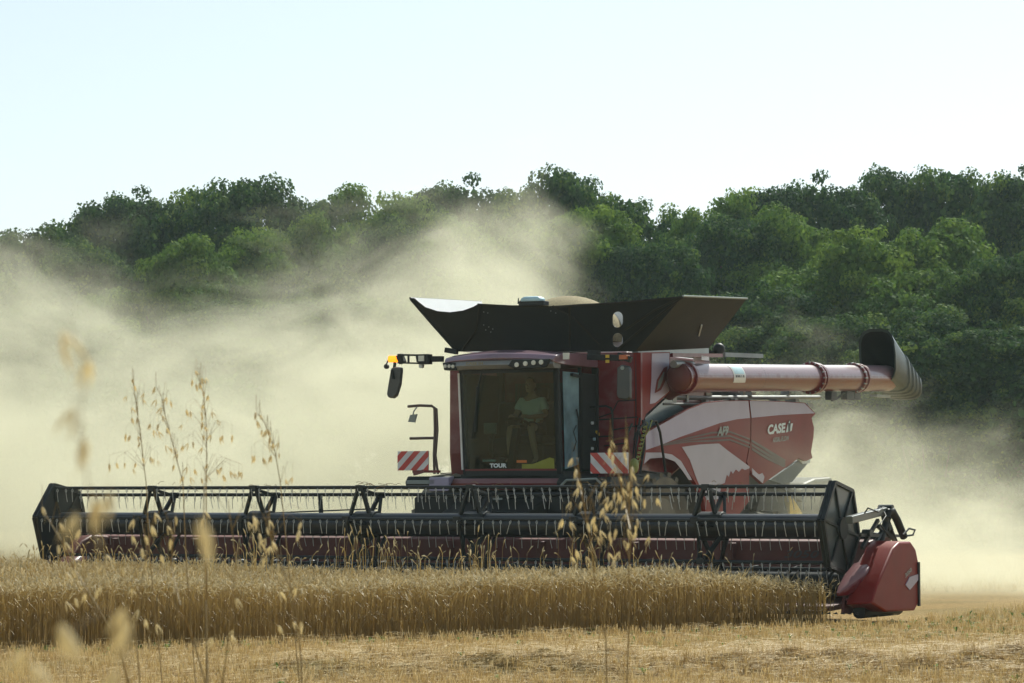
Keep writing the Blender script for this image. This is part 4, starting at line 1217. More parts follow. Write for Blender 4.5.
# right flap
C_ = fx(747, 298.5, Tr.x); D_ = fx(709, 348, Br.x)
m = MB(); m.prism([Br, Tr, C_, D_], Vector((-.02, 0, .01)))
rf = part(m, 'tank_flap', M['flap_out'], tank, label='brown side flap at the right of the tank')
part(MB().tube([Tr, C_], .018, 6), 'flap_rim', M['decal_g'], rf)
part(MB().tube([fpl(700, 325, Br, (Tr - Br).cross(D_ - Br)) + Vector((.03, 0, 0)), fpl(697, 336, Br, (Tr - Br).cross(D_ - Br)) + Vector((.03, 0, 0))], .014, 6), 'gas_strut', M['decal_w'], rf)
part(MB().bar(fx(635, 350, 1.62), fx(706, 350, 1.62), .1, .12), 'tank_ledge', M['glasspanel'], tank)
part(MB().box(1.55, 1.7, D_.y - .25, D_.y + .05, 3.93, 4.0), 'ledge_clip', M['white'], tank)
m = MB(); c = fx(719, 349, 1.6); m.ellip(c, .1, .1, .1); m.bar(fx(708, 352.5, 1.5), fx(724, 354, 1.5), .07); part(m, 'round_lamp', M['black'], tank, smooth=True)
m = MB(); m.bar(fx(670, 355, 1.65), fx(720, 355.5, 1.65), .1, .06); part(m, 'red_rail', M['red'], tank)
m = MB(); m.bar(fx(724, 354.5, 1.6), fx(762, 356, 1.6), .05, .07); part(m, 'pale_rail', M['decal_g'], tank)
# left flap (its pale lining faces the camera) and rear flap
El = fx(481, 302, Tl.x); El2 = Vector((Bl.x, El.y, Bl.z)); 
m = MB(); m.prism([Bl, Tl, El, Vector((Bl.x, El.y - .4, Bl.z))], Vector((.015, 0, .01)))
lf = part(m, 'tank_flap', M['flap_left'], tank, label='side flap at the left, its pale lining lit by the sun')
part(MB().tube([Tl, El], .016, 6), 'flap_rim', M['fabric'], lf)
ztop = C_.z - .22
m = MB(); m.prism([Vector((Bl.x, El.y - .4, 3.95)), Vector((Tl.x, El.y, min(El.z, C_.z) - .06)), Vector((Tr.x - .75, El.y, C_.z - .1)), Vector((Br.x - .2, El.y - .6, 3.95))], Vector((0, -.02, 0)))
part(m, 'tank_flap', M['flap_in'], tank, label='rear flap seen only through the slots')
# dark corner lug at the left end
part(MB().bar(fy(446, 350, .95), fy(457, 352, .95), .1, .08), 'flap_hinge', M['black'], tank)
# antenna on the front flap
g0 = FPl(532, 305)
m = MB(); m.box(g0.x - .21, g0.x + .24, g0.y - .06, g0.y + .12, g0.z - .01, g0.z + .06); m.bar(FPl(518, 304), FPl(518.5, 298), .02); m.box(g0.x - .23, g0.x - .12, g0.y, g0.y + .06, g0.z + .03, g0.z + .08)
an = part(m, 'antenna', M['black'], tank, bevel=.01)
m = MB(); m.loft([[Vector((g0.x + sx_ * .17 * k, g0.y + .03 + sy_ * .1 * k, g0.z + z)) for sx_, sy_ in ((-1, -1), (1, -1), (1, 1), (-1, 1))] for k, z in ((1.0, .055), (1, .10), (.75, .13), (.5, .135))])
part(m, 'antenna_dome', M['decal_b'], an, bevel=.012, smooth=True)

# ------------------------------------------------------------------ cab
CF = 0.0
m = MB(); m.box(-.92, .88, -.02, 1.3, 1.92, 2.05); cab = part(m, 'cab', M['int_dark'], bevel=.02); cab.location.x = .11
zr = fy(512, 366, -.2).z
m = MB()
def roofring(y, x0, x1, z0, z1, cr):
    out = []
    for k in range(15):
        t = k / 14; out.append(Vector((x0 + (x1 - x0) * t, y - .12 * math.sin(math.pi * t) * (1 if y < 0 else 0), z1 + cr * math.sin(math.pi * t))))
    out += [Vector((x1, y, z0)), Vector((x0, y, z0))]
    return out
m.loft([roofring(-.36, -1.02, .88, 3.76, 3.79, .03), roofring(-.30, -1.03, .90, 3.74, 3.85, .05), roofring(-.05, -1.03, .92, 3.72, 3.90, .06), roofring(.6, -1.0, .9, 3.72, 3.92, .06), roofring(1.3, -.95, .88, 3.72, 3.90, .04)])
roof = part(m, 'cab_roof', M['roof'], cab, smooth=True, bevel=.01)
m = MB(); m.loft([[Vector((x, -.42 + .10 * ((x + .07) / .95) ** 2, 3.66)), Vector((x, -.48 + .12 * ((x + .07) / .95) ** 2, 3.72)), Vector((x, -.44 + .12 * ((x + .07) / .95) ** 2, 3.79)), Vector((x, -.1, 3.79)), Vector((x, -.1, 3.66))] for x in np.linspace(-1.02, .88, 13)])
fas = part(m, 'roof_fascia', M['grey'], cab, bevel=.01)
def lamp_y(x): return -.49 + .12 * ((x + .07) / .95) ** 2
m = MB(); m.prism([Vector((x, lamp_y(.4) - .035, z)) for x, z in ((.24, 3.79), (.90, 3.79), (.82, 3.665), (.31, 3.64), (.17, 3.70))], (0, .06, 0)); part(m, 'lamp_housing', M['black'], cab, bevel=.01)
m = MB(); m.prism([Vector((x, lamp_y(-.95) - .02, z)) for x, z in ((-1.03, 3.78), (-.80, 3.77), (-.78, 3.66), (-1.0, 3.66))], (0, .06, 0)); part(m, 'lamp_housing', M['black'], cab, bevel=.01)
for x, z in ((.33, 3.71), (.48, 3.725), (.62, 3.735), (.75, 3.74), (-.97, 3.72), (-.90, 3.72), (-.835, 3.715)):
    yy = (lamp_y(.4) - .04) if x > -.5 else lamp_y(-.95) - .025
    part(MB().disc((x, yy, z), (0, 1, 0), .038 if x > -.5 else .028, .03, 16), 'work_lamp', M['lens'], cab, bevel=.004)
text_obj('CASE IH', 'roof_lettering', M['decal_gold'], cab, (-.56, -.497, 3.725), (1, 0, 0), (0, 0, 1), .045, .30, bold=.02, depth=.004)
# frame pillars
for x, xt in ((-.83, -.85), (.80, .80)):
    part(MB().bar((x, .02, 2.03), (xt, -.10, 3.70), .07, .09), 'front_pillar', M['black'], cab, bevel=.01)
for x in (-.85, .84):
    part(MB().bar((x, 1.2, 2.03), (x, 1.2, 3.72), .1, .12), 'rear_pillar', M['black'], cab, bevel=.01)
    part(MB().bar((x, 0.0, 2.06), (x, 1.14, 2.06), .07, .07), 'door_sill', M['black'], cab, bevel=.01)
part(MB().bar((.84, .62, 2.10), (.84, .62, 3.7), .035, .05), 'door_pillar', M['black'], cab)
part(MB().bar((-.875, -.03, 2.12), (-.89, -.13, 3.62), .022, .03), 'bright_trim', M['white'], cab)
# windscreen
def ws(x, z, e=0): 
    t = (z - 2.05) / 1.62
    return Vector((x, -.03 - .12 * t - .22 * (1 - (x / .83) ** 2) * (1 - .15 * t) - e, z))
m = MB(); m.loft([[ws(x, z) for x in np.linspace(-.81, .78, 25)] for z in np.linspace(2.05, 3.67, 10)], caps=False, closed=False)
part(m, 'windscreen', M['glass'], cab, smooth=True)
m = MB(); m.loft([[ws(x, z, .006) for x in np.linspace(-.82, .79, 25)] for z in (2.02, 2.13)], caps=False, closed=False); 
part(m, 'windscreen_base', M['black'], cab, smooth=True)
m = MB(); m.loft([[ws(x, z, .006) for x in np.linspace(-.82, .79, 25)] for z in (3.60, 3.70)], caps=False, closed=False); part(m, 'windscreen_header', M['black'], cab, smooth=True)
m = MB(); m.loft([[ws(x, z, .012) for x in np.linspace(-.82, .79, 25)] for z in (2.10, 2.128)], caps=False, closed=False); part(m, 'red_trim_line', M['red'], cab, smooth=True)
a_, b_ = ws(-.27, 2.145, .02), ws(.04, 2.145, .02)
text_obj('TOUR', 'windscreen_lettering', M['decal_w'], cab, a_, (b_ - a_), (0, 0, 1), .068, (b_ - a_).length, bold=.05, depth=.008)
m = MB(); m.loft([[ws(x, z, .012) for x in np.linspace(.28, .76, 8)] for z in (2.13, 2.20)], caps=False, closed=False); part(m, 'yellow_sticker', M['yellow'], cab, smooth=True)
m = MB(); m.loft([[ws(.45, 2.20, .012), ws(.62, 2.20, .012), ws(.76, 2.20, .012)], [ws(.70, 2.30, .012), ws(.73, 2.29, .012), ws(.76, 2.28, .012)]], caps=False, closed=False); part(m, 'yellow_sticker', M['yellow'], cab)
m = MB(); m.loft([[ws(x, z, .012) for x in (.2, .28, .36)] for z in (2.22, 2.26)], caps=False, closed=False); part(m, 'orange_sticker', M['orange'], cab)
m = MB(); m.tube([ws(-.62, 2.6, .03), ws(-.42, 3.45, .05), ws(-.36, 3.62, .05)], .012, 6); m.tube([ws(-.55, 2.7, .02), ws(-.48, 3.4, .02)], .016, 6)
part(m, 'wiper', M['black'], cab)
# door glass and mirror-like side window
m = MB(); m.prism([(.845, .10, 2.12), (.845, .57, 2.2), (.845, .57, 3.62), (.845, .02, 3.62)], (.006, 0, 0)); dg = part(m, 'door_window', M['glass_side'], cab)
m = MB(); m.prism([(.845, .66, 2.12), (.845, 1.12, 2.12), (.845, 1.12, 3.62), (.845, .66, 3.62)], (.02, 0, 0)); part(m, 'rear_door_panel', M['int_dark'], cab)
m = MB(); m.prism([(-.85, .06, 2.12), (-.85, 1.12, 2.12), (-.85, 1.12, 3.62), (-.85, -.02, 3.62)], (.006, 0, 0)); part(m, 'door_window', M['glass'], cab)
m = MB(); m.bar((.89, .25, 3.58), (.89, .5, 3.56), .05, .04); m.tube([(.87, .52, 2.3), (.88, .50, 2.9), (.87, .45, 3.05)], .012, 6); m.tube([(.87, .35, 2.4), (.88, .42, 2.55), (.88, .33, 2.7), (.88, .42, 2.8)], .009, 5)
part(m, 'door_handle', M['black'], cab)
for y, z, mt in ((.98, 2.85, 'decal_w'), (.98, 2.45, 'decal_w'), (1.05, 2.6, 'decal_b')):
    part(MB().disc((.88, y, z), (1, 0, 0), .025, .03, 10), 'door_hinge', M[mt], cab)
part(MB().bar((.9, 1.08, 2.72), (.9, 1.2, 2.66), .03), 'yellow_grip', M['yellow_dec'], cab)
# rear wall with a window, lining, ceiling
m = MB(); m.box(-.82, .82, 1.24, 1.28, 2.05, 2.75); m.box(-.82, -.6, 1.24, 1.28, 2.75, 3.7); m.box(.6, .82, 1.24, 1.28, 2.75, 3.7); m.box(-.6, .6, 1.24, 1.28, 3.5, 3.7)
part(m, 'rear_wall', M['int_green'], cab)
part(MB().box(-.6, .6, 1.20, 1.22, 2.75, 3.5), 'rear_blind', M['int_green'], cab)
m = MB(); m.box(-.3, .26, .55, 1.05, 2.05, 2.52); part(m, 'seat_base', M['seat'], cab, bevel=.04)
m = MB(); m.box(-.27, .25, .52, 1.0, 2.52, 2.66); part(m, 'seat', M['seat'], cab, bevel=.05)
m = MB(); m.loft([[Vector((x, y, z)) for x, y in ((-.25, .98), (.23, .98), (.23, 1.1), (-.25, 1.1))] for z in (2.5, 3.2)]); m.box(-.13, .11, 1.0, 1.08, 3.2, 3.42); part(m, 'seat_back', M['seat'], cab, bevel=.05)
m = MB(); m.bar((-.06, .0, 2.05), (-.05, .22, 2.75), .1); part(m, 'steering_column', M['black'], cab)
m = MB(); c = Vector((-.05, .26, 2.83)); ax_ = Vector((0, .45, .9)).normalized(); s_ = Vector((1, 0, 0)); u_ = ax_.cross(s_)
m.tube([c + (s_ * math.cos(q) + u_ * math.sin(q)) * .19 for q in np.linspace(0, 2 * math.pi, 25)], .018, 6); m.bar(c - s_ * .18, c + s_ * .18, .03)
part(m, 'steering_wheel', M['black'], cab)
m = MB(); m.box(-.68, -.28, .45, 1.0, 2.35, 2.62); m.bar((-.5, .25, 2.3), (-.52, .3, 2.75), .05); part(m, 'console', M['int_dark'], cab, bevel=.03)
m = MB(); m.box(-.62, -.40, .18, .21, 2.68, 2.85); part(m, 'monitor', M['screen'], cab, bevel=.01)
m = MB(); m.box(-.70, -.48, .3, .34, 2.25, 2.28); part(m, 'cup_shelf', M['decal_b'], cab)
m = MB(); m.box(-.83, -.45, 1.0, 1.16, 2.3, 3.2); part(m, 'side_seat', M['int_dark'], cab, bevel=.06)
# bumper under the cab
m = MB(); m.loft([[Vector((x, y, z)) for y, z in ((-.33 + .25 * abs(x) ** 2, 1.98), (-.36 + .25 * abs(x) ** 2, 1.90), (-.28 + .2 * abs(x) ** 2, 1.80 + .05 * abs(x)), (.4, 1.80), (.4, 1.98))] for x in np.linspace(-1.0, 1.02, 13)])
part(m, 'cab_bumper', M['red'], smooth=True, bevel=.01)
# platforms on both sides
m = MB(); m.loft([[Vector((x, y, z)) for y, z in ((-.25, 1.86), (-.28, 1.93), (-.2, 2.02), (1.0, 2.02), (1.0, 1.86))] for x in (-1.66, -1.58, -1.0)])
plat = part(m, 'platform', M['black'], bevel=.02)
m = MB(); m.loft([[Vector((x, -.30, z)) for z in (1.90, 1.96)] for x in (-1.62, -1.4, -1.12)], caps=False, closed=False); part(m, 'platform_stripe', M['decal_g'], plat)
m = MB(); m.loft([[Vector((x, y, z)) for y, z in ((-.25, 1.84), (-.28, 1.92), (-.2, 2.0), (1.1, 2.0), (1.1, 1.84))] for x in (1.0, 1.75, 1.9)])
plat2 = part(m, 'platform', M['black'], bevel=.02)
m = MB(); m.tube([(1.08, -.33, 1.84), (1.2, -.33, 1.95), (1.7, -.33, 1.97), (1.8, -.33, 1.88)], .02, 6); part(m, 'platform_stripe', M['decal_g'], plat2)
m = MB(); m.loft([[Vector((x, -.3, z)) for z in (1.78, 2.0)] + [Vector((x, -.1, 2.02))] for x in (-1.22, -1.05, -.86)]); part(m, 'foot_step', M['silver_sheen'], plat, bevel=.02)
# warning boards
def board(x0, y0, x1, y1, yc, par, sgn):
    a = fy(x0, y1, yc); b = fy(x1, y0, yc)
    o = part(MB().box(a.x, b.x, yc, yc + .02, a.z, b.z), 'warning_board', M['sign_white'], par, bevel=.003)
    Wd = b.x - a.x; Hh = b.z - a.z
    # diagonal stripes clipped to the board
    def clip(poly, axis, val, keep_less):
        out = []
        for i in range(len(poly)):
            p, q = poly[i], poly[(i + 1) % len(poly)]
            pi = (p[axis] <= val) == keep_less or p[axis] == val; qi = (q[axis] <= val) == keep_less or q[axis] == val
            if pi: out.append(p)
            if pi != qi:
                t = (val - p[axis]) / (q[axis] - p[axis]); out.append((p[0] + (q[0] - p[0]) * t, p[1] + (q[1] - p[1]) * t))
        return out
    sw_ = Wd / 5 * 1.02
    for k in range(-4, 6, 2):
        x0_ = k * sw_ + (0 if sgn > 0 else sw_ * .3)
        sh = Hh * 1.0 * sgn
        poly = [(x0_, 0), (x0_ + sw_, 0), (x0_ + sw_ + sh, Hh), (x0_ + sh, Hh)]
        for axis, val, kl in ((0, 0, False), (0, Wd, True)):
            if poly: poly = clip(poly, axis, val, kl)
        if len(poly) >= 3:
            part(MB().prism([(a.x + u, yc - .004, a.z + v) for u, v in poly], (0, .003, 0)), 'red_stripe', M['sign_red'], o)
    return o
board(397.5, 451, 428.5, 470.5, -.2, plat, 1)
board(590.5, 452.5, 628, 473.5, -.2, plat2, -1)
m = MB(); m.bar(fy(413, 471.5, -.18), fy(440, 471.5, -.18), .04, .04); m.bar(fy(414, 474, -.18), fy(424, 471, -.18), .05); part(m, 'board_bracket', M['red'], plat)
# left handrail with a small mirror
HYl = -.05
m = MB(); m.tube([fy(408, 406.5, HYl), fy(420, 405.5, HYl), fy(432, 406, HYl), fy(434.5, 408, HYl), fy(435, 430, HYl), fy(434, 455, HYl), fy(434.5, 474, HYl)], .022, 8)
m.tube([fy(433, 407, HYl), fy(436.5, 409, HYl), fy(437.5, 430, HYl), fy(435.5, 455, HYl), fy(438, 474, HYl)], .02, 8); m.tube([fy(410, 438.5, HYl), fy(434, 438, HYl)], .022, 8)
hr = part(m, 'handrail', M['stripe'], plat, smooth=True)
m = MB(); m.tube([fy(417, 407, HYl), fy(414, 411, HYl), fy(413, 415, HYl)], .01, 6); c = fy(413.5, 418, HYl)
m.prism([c + Vector(v) for v in ((-.09, -.02, -.06), (-.05, -.02, .05), (.07, -.02, .06), (.03, -.02, -.07))], (0, .03, 0)); part(m, 'small_mirror', M['decal_g'], plat)
# right rails and hoses
m = MB(); m.tube([fy(590, 407, .9), fy(606, 406, .9), (fy(611, 408, .9)), fy(612.5, 414, .9), fy(612.5, 452, .9)], .018, 6); m.tube([fy(590, 437, .9), fy(612, 436, .9)], .014, 6); m.tube([fy(598, 407, .9), fy(598, 440, .9)], .010, 6)
part(m, 'handrail', M['black'], plat2, smooth=True)
m = MB(); m.tube([fx(651, 421, 1.85), fx(656, 421, 1.85), fx(660, 432, 1.85), fx(664, 460, 1.85), fx(665.5, 472, 1.85)], .022, 8); m.tube([fx(632, 424, 1.8), fx(628, 432, 1.8), fx(626, 445, 1.8)], .018, 8); part(m, 'grab_rail', M['black'], plat2, smooth=True)
m = MB()
for k, (pa, pb) in enumerate((((640, 418), (636, 474)), ((643, 420), (640, 474)), ((645, 422), (634, 440)), ((637, 425), (642, 460)))): m.tube([fx(*pa, 1.86), fx((pa[0] + pb[0]) / 2 + (3 if k % 2 else -2), (pa[1] + pb[1]) / 2, 1.9), fx(*pb, 1.86)], .018, 6)
part(m, 'hose_bundle', M['black'], plat2)
m = MB(); pts = []
for k in range(60):
    t = k / 59; c = fx(646, 424, 1.93).lerp(fx(636, 468, 1.93), t); pts.append(c + Vector((.01 * math.cos(k * 1.1), .07 * math.sin(k * 1.1), .03 * math.cos(k * 1.1))))
m.tube(pts, .009, 5); m.tube([fx(652, 420, 1.9), fx(649, 430, 1.9), fx(645, 436, 1.9)], .011, 5); part(m, 'coiled_hose', M['hose'], plat2)
m = MB(); c = fx(634, 466, 1.95); m.ellip(c, .07, .1, .12); part(m, 'yellow_coupling', M['hose'], plat2)
# mirror arms
AY = .35
m = MB()
m.bar(fy(443, 359, AY), fy(426, 359, AY), .08, .09); m.box(fy(421, 355, AY).x, fy(431, 355, AY).x, AY - .1, AY + .05, fy(421, 364.5, AY).z, fy(421, 354.5, AY).z)
m.bar(fy(398, 354.8, AY), fy(421, 355.3, AY), .05, .03); m.bar(fy(398, 362.8, AY), fy(421, 363.3, AY), .05, .025); m.bar(fy(408.5, 355, AY), fy(408.5, 363, AY), .03); m.bar(fy(399.5, 355, AY), fy(403, 363, AY), .1); m.bar(fy(418, 356, AY), fy(419, 362, AY), .06)
m.tube([fy(388.5, 360, AY), fy(386.5, 364, AY), fy(388, 367, AY)], .014, 6); m.disc(fy(386.5, 366.5, AY), (0, 1, 0), .04, .05, 12); m.bar(fy(395, 362, AY), fy(394, 371, AY), .04)
ma = part(m, 'mirror_arm', M['black'], bevel=.006)
part(MB().box(fy(422.5, 0, AY).x, fy(428, 0, AY).x, AY - .115, AY - .10, fy(425, 361.5, AY).z, fy(425, 356, AY).z), 'lamp_lens', M['lens'], ma)
part(MB().disc(fy(421.5, 366, AY), (0, 1, 0), .035, .06, 12), 'small_lamp', M['decal_w'], ma)
part(MB().tube([fy(389.5, 359, AY), fy(398, 359, AY)], .055, 14), 'amber_beacon', M['amber'], ma, smooth=True)
def mirror(pl, yc, par, mat=M['black']):
    P_ = [fy(px, py, yc) for px, py in pl]
    return part(MB().loft([[p + Vector((0, .0, 0)) for p in P_], [(p - sum(P_, Vector()) / len(P_)) * .92 + sum(P_, Vector()) / len(P_) + Vector((0, -.07, 0)) for p in P_]]), 'mirror', mat, par, bevel=.01)
mg = pmat('mirror_housing', (.035, .045, .05), .4, dust=.1)
mr_ = mirror([(393, 367.5), (396, 366.5), (403, 367.3), (403.5, 371), (402, 385), (398.5, 396), (395, 398.8), (389.5, 398), (388.3, 395), (391, 378)], AY, ma, mg)
part(MB().bar(fy(392, 370, AY - .09), fy(393.5, 379, AY - .09), .05, .03), 'mirror_clip', M['black'], mr_)
m = MB(); m.bar(fy(588, 357, AY), fy(622, 358, AY), .09, .09); m.bar(fy(588, 353.5, AY), fy(600, 353.5, AY), .06, .09); m.bar(fy(618, 355, AY), fy(631, 360, AY), .08, .09)
mb_ = part(m, 'mirror_arm', M['black'], bevel=.006)
part(MB().box(fy(580, 0, AY).x, fy(586, 0, AY).x, AY - .6, AY - .58, fy(585, 361, AY).z, fy(585, 354.5, AY).z), 'lamp_lens', M['lens'], mb_)
part(MB().box(fy(620.5, 0, AY).x, fy(628, 0, AY).x, AY - .08, AY + .04, fy(625, 359.5, AY).z, fy(625, 355, AY).z), 'indicator', M['amber_off'], mb_)
for py in (356, 361): part(MB().box(fy(606.5, 0, AY).x, fy(610, 0, AY).x, AY - .06, AY - .045, fy(608, py + 2, AY).z, fy(608, py - 1, AY).z), 'marker', M['yellow_dec'], mb_)
part(MB().disc(fy(622.5, 368, AY - .08), (0, 1, 0), .03, .03, 12), 'mirror_bolt', M['decal_g'], mb_)
mirror([(618.5, 367), (622, 364.5), (630.5, 366), (632, 370), (632, 398), (629, 400.5), (620, 399.5), (618, 396)], AY, mb_, mg)

# ------------------------------------------------------------------ grain heap in the tank
gp = fx(571, 318, .55); gp = Vector((.45, 2.9, 4.2))
tp_ = ML @ gp
sc_top = lambda py, Y: at(571, py, Y).z
m = MB(); m.ellip((0, 0, 0), .95, 1.1, sc_top(296.0, tp_.y) - 4.2, 24, 10, half=True)
gh = m.build('grain_heap', M['grain'], None, smooth=True)
gpos = at(569, 320, tp_.y); gh.location = (gpos.x, tp_.y, 4.2)
tag(gh, 'brown heap of threshed grain showing above the black tank flaps', 'grain', kind='stuff')

# ------------------------------------------------------------------ driver
def skin_body(name, joints, edges, mat, parent, root=0, lv=2):
    me = bpy.data.meshes.new(name)
    me.from_pydata([j[0] for j in joints], edges, []); me.update()
    o = bpy.data.objects.new(name, me); COL.objects.link(o); o.parent = parent
    md = o.modifiers.new('skin', 'SKIN'); md.use_smooth_shade = True
    if not me.skin_vertices:
        bpy.context.view_layer.objects.active = o
        me.attributes
    sv = me.skin_vertices[0].data if me.skin_vertices else None
    if sv is None:
        return o
    for i, j in enumerate(joints):
        r = j[1]; sv[i].radius = (r, r) if not isinstance(r, tuple) else r
        sv[i].use_root = (i == root)
    s = o.modifiers.new('sub', 'SUBSURF'); s.levels = lv; s.render_levels = lv
    me.materials.append(mat)
    return o
DR = empty('person', ML @ Vector((.04, .78, 2.70)), -YAW)
tag(DR, 'driver in a pale T-shirt sitting at the wheel behind the windscreen', 'person')
J = [((0, 0, .08), .13), ((0, .02, .28), .14), ((0, .0, .46), (.16, .11)), ((0, -.01, .60), .055), ((-.01, -.02, .68), .05),
     ((-.18, 0, .50), .06), ((-.26, -.08, .27), .045), ((-.16, -.36, .24), .035), ((-.13, -.42, .26), .03),
     ((.18, 0, .50), .06), ((.27, -.06, .27), .045), ((.12, -.36, .24), .035), ((.08, -.42, .26), .03),
     ((-.10, -.04, .05), .09), ((-.14, -.46, .09), .065), ((-.14, -.50, -.15), .055), ((-.13, -.48, -.40), .04), ((-.14, -.60, -.47), .035),
     ((.11, -.04, .05), .09), ((.20, -.44, .10), .065), ((.25, -.46, -.15), .055), ((.29, -.42, -.40), .04), ((.31, -.54, -.47), .035)]
E = [(0, 1), (1, 2), (2, 3), (3, 4), (2, 5), (5, 6), (6, 7), (7, 8), (2, 9), (9, 10), (10, 11), (11, 12), (0, 13), (13, 14), (14, 15), (15, 16), (16, 17), (0, 18), (18, 19), (19, 20), (20, 21), (21, 22)]
def make_skin(name, joints, edges, mat, parent, root=0, lv=2):
    import bmesh
    bm = bmesh.new(); lay = bm.verts.layers.skin.verify()
    vs = []
    for i, (p, r) in enumerate(joints):
        v = bm.verts.new(p); v[lay].radius = r if isinstance(r, tuple) else (r, r); v[lay].use_root = (i == root); vs.append(v)
    for a, b_ in edges: bm.edges.new((vs[a], vs[b_]))
    me = bpy.data.meshes.new(name); bm.to_mesh(me); bm.free()
    o = bpy.data.objects.new(name, me); COL.objects.link(o)
    md = o.modifiers.new('skin', 'SKIN'); md.use_smooth_shade = True
    s = o.modifiers.new('sub', 'SUBSURF'); s.levels = lv; s.render_levels = lv
    dg = bpy.context.evaluated_depsgraph_get()
    m2 = bpy.data.meshes.new_from_object(o.evaluated_get(dg)); m2.name = name
    bpy.data.objects.remove(o)
    m2.materials.clear(); m2.materials.append(mat)
    o = bpy.data.objects.new(name, m2); COL.objects.link(o); o.parent = parent
    return o
body = make_skin('body', J, E, M['skin'], DR)
# hands: four fingers and a thumb curled round the wheel rim
for sx_, hx in ((-1, -.13), (1, .08)):
    hp = Vector((hx, -.42, .26)); jj = [(tuple(hp + Vector((0, .06, -.01))), .028), (tuple(hp), .030)]; ee = [(0, 1)]
    for f in range(4):
        k = len(jj); ox = (f - 1.5) * .021
        jj += [(tuple(hp + Vector((ox, -.035, .012 - abs(f - 1.3) * .003))), .0095), (tuple(hp + Vector((ox, -.065 + abs(f - 1.3) * .004, -.008))), .009), (tuple(hp + Vector((ox, -.055, -.034))), .008)]
        ee += [(1, k), (k, k + 1), (k + 1, k + 2)]
    k = len(jj); jj += [(tuple(hp + Vector((-sx_ * .035, -.01, -.005))), .011), (tuple(hp + Vector((-sx_ * .05, -.04, -.015))), .009)]; ee += [(0, k), (k, k + 1)]
    make_skin('hand', jj, ee, M['skin'], body, 0, 1)
# head
m = MB(); rings = []
hc = Vector((-.02, -.03, .755))
for t, w, d_, oy in ((-1, .035, .04, -.03), (-.85, .055, .065, -.025), (-.5, .068, .085, -.01), (-.1, .076, .096, 0), (.3, .078, .1, .005), (.7, .066, .085, .01), (.93, .038, .05, .01), (1, .01, .012, .01)):
    rings.append([hc + Vector((w * math.cos(q), oy + d_ * math.sin(q), .118 * t)) for q in [2 * math.pi * k / 20 for k in range(20)]])
m.loft(rings); m.ellip(hc + Vector((0, -.105, -.015)), .013, .02, .025, 8, 6)
for s_ in (-1, 1): m.ellip(hc + Vector((s_ * .078, .01, -.01)), .01, .022, .032, 8, 6)
m.build('head', M['skin'], body, smooth=True)
m = MB()
for s_ in (-1, 1): m.ellip(hc + Vector((s_ * .03, -.088, .01)), .012, .008, .007, 8, 6)
m.ellip(hc + Vector((0, -.088, -.06)), .024, .008, .006, 8, 6); m.build('face_feature', M['hair'], body, smooth=True)
m = MB(); m.ellip(hc + Vector((0, .022, .03)), .084, .098, .105, 20, 10, half=True); m.ellip(hc + Vector((0, .05, .0)), .076, .07, .08, 16, 8); m.build('hair', M['hair'], DR, smooth=True)
JT = [((0, 0, .05), (.175, .14)), ((0, .02, .28), (.18, .145)), ((0, .0, .47), (.18, .12)), ((-.185, 0, .50), .078), ((-.25, -.05, .34), .07), ((.185, 0, .50), .078), ((.255, -.04, .34), .07)]
make_skin('tshirt', JT, [(0, 1), (1, 2), (2, 3), (3, 4), (2, 5), (5, 6)], M['shirt'], DR)
JS = [((0, .0, .03), (.165, .13)), ((-.105, -.05, .05), .105), ((-.13, -.34, .085), .09), ((.115, -.05, .05), .105), ((.175, -.32, .09), .09)]
make_skin('shorts', JS, [(0, 1), (1, 2), (0, 3), (3, 4)], M['shorts'], DR)
for x, y in ((-.14, -.56), (.30, -.50)):
    m = MB(); m.loft([[Vector((x + a * w, y + yy, -.53 + b_ * h)) for a, b_ in ((-1, 0), (1, 0), (.8, 1), (-.8, 1))] for yy, w, h in ((-.14, .035, .04), (-.06, .045, .06), (.06, .04, .1), (.12, .035, .08))])
    m.build('shoe', M['shoe'], DR, bevel=.01, smooth=True)

# ------------------------------------------------------------------ wild oats on the bank in front of the camera
def spikelet(m, p, L, rg, tilt=None):
    """two open husks hanging from a hair-thin stalk"""
    a = rg.uniform(0, 6.28); dn = Vector((math.cos(a) * .45, math.sin(a) * .45, -1)).normalized() if tilt is None else Vector(tilt).normalized()
    s_ = dn.cross(Vector((math.sin(a), math.cos(a), .3))).normalized(); t_ = dn.cross(s_)
    for sg in (-1, 1):
        d = (dn + s_ * sg * rg.uniform(.10, .30)).normalized()
        w = t_; rings = []
        for t, r in ((0, .02), (.18, .10), (.42, .135), (.7, .08), (1, .008)):
            c = p + d * L * t + s_ * sg * L * .05 * math.sin(t * 3)
            rings.append([c + (w * math.cos(q) + s_ * .55 * math.sin(q)) * r * L for q in [2 * math.pi * k / 6 for k in range(6)]])
        m.loft(rings)
    if rg.random() < .7: m.tube([p + dn * L * .6, p + dn * L * 1.1 + t_ * L * .12, p + dn * L * 1.55 + t_ * L * .45], L * .012, 4)
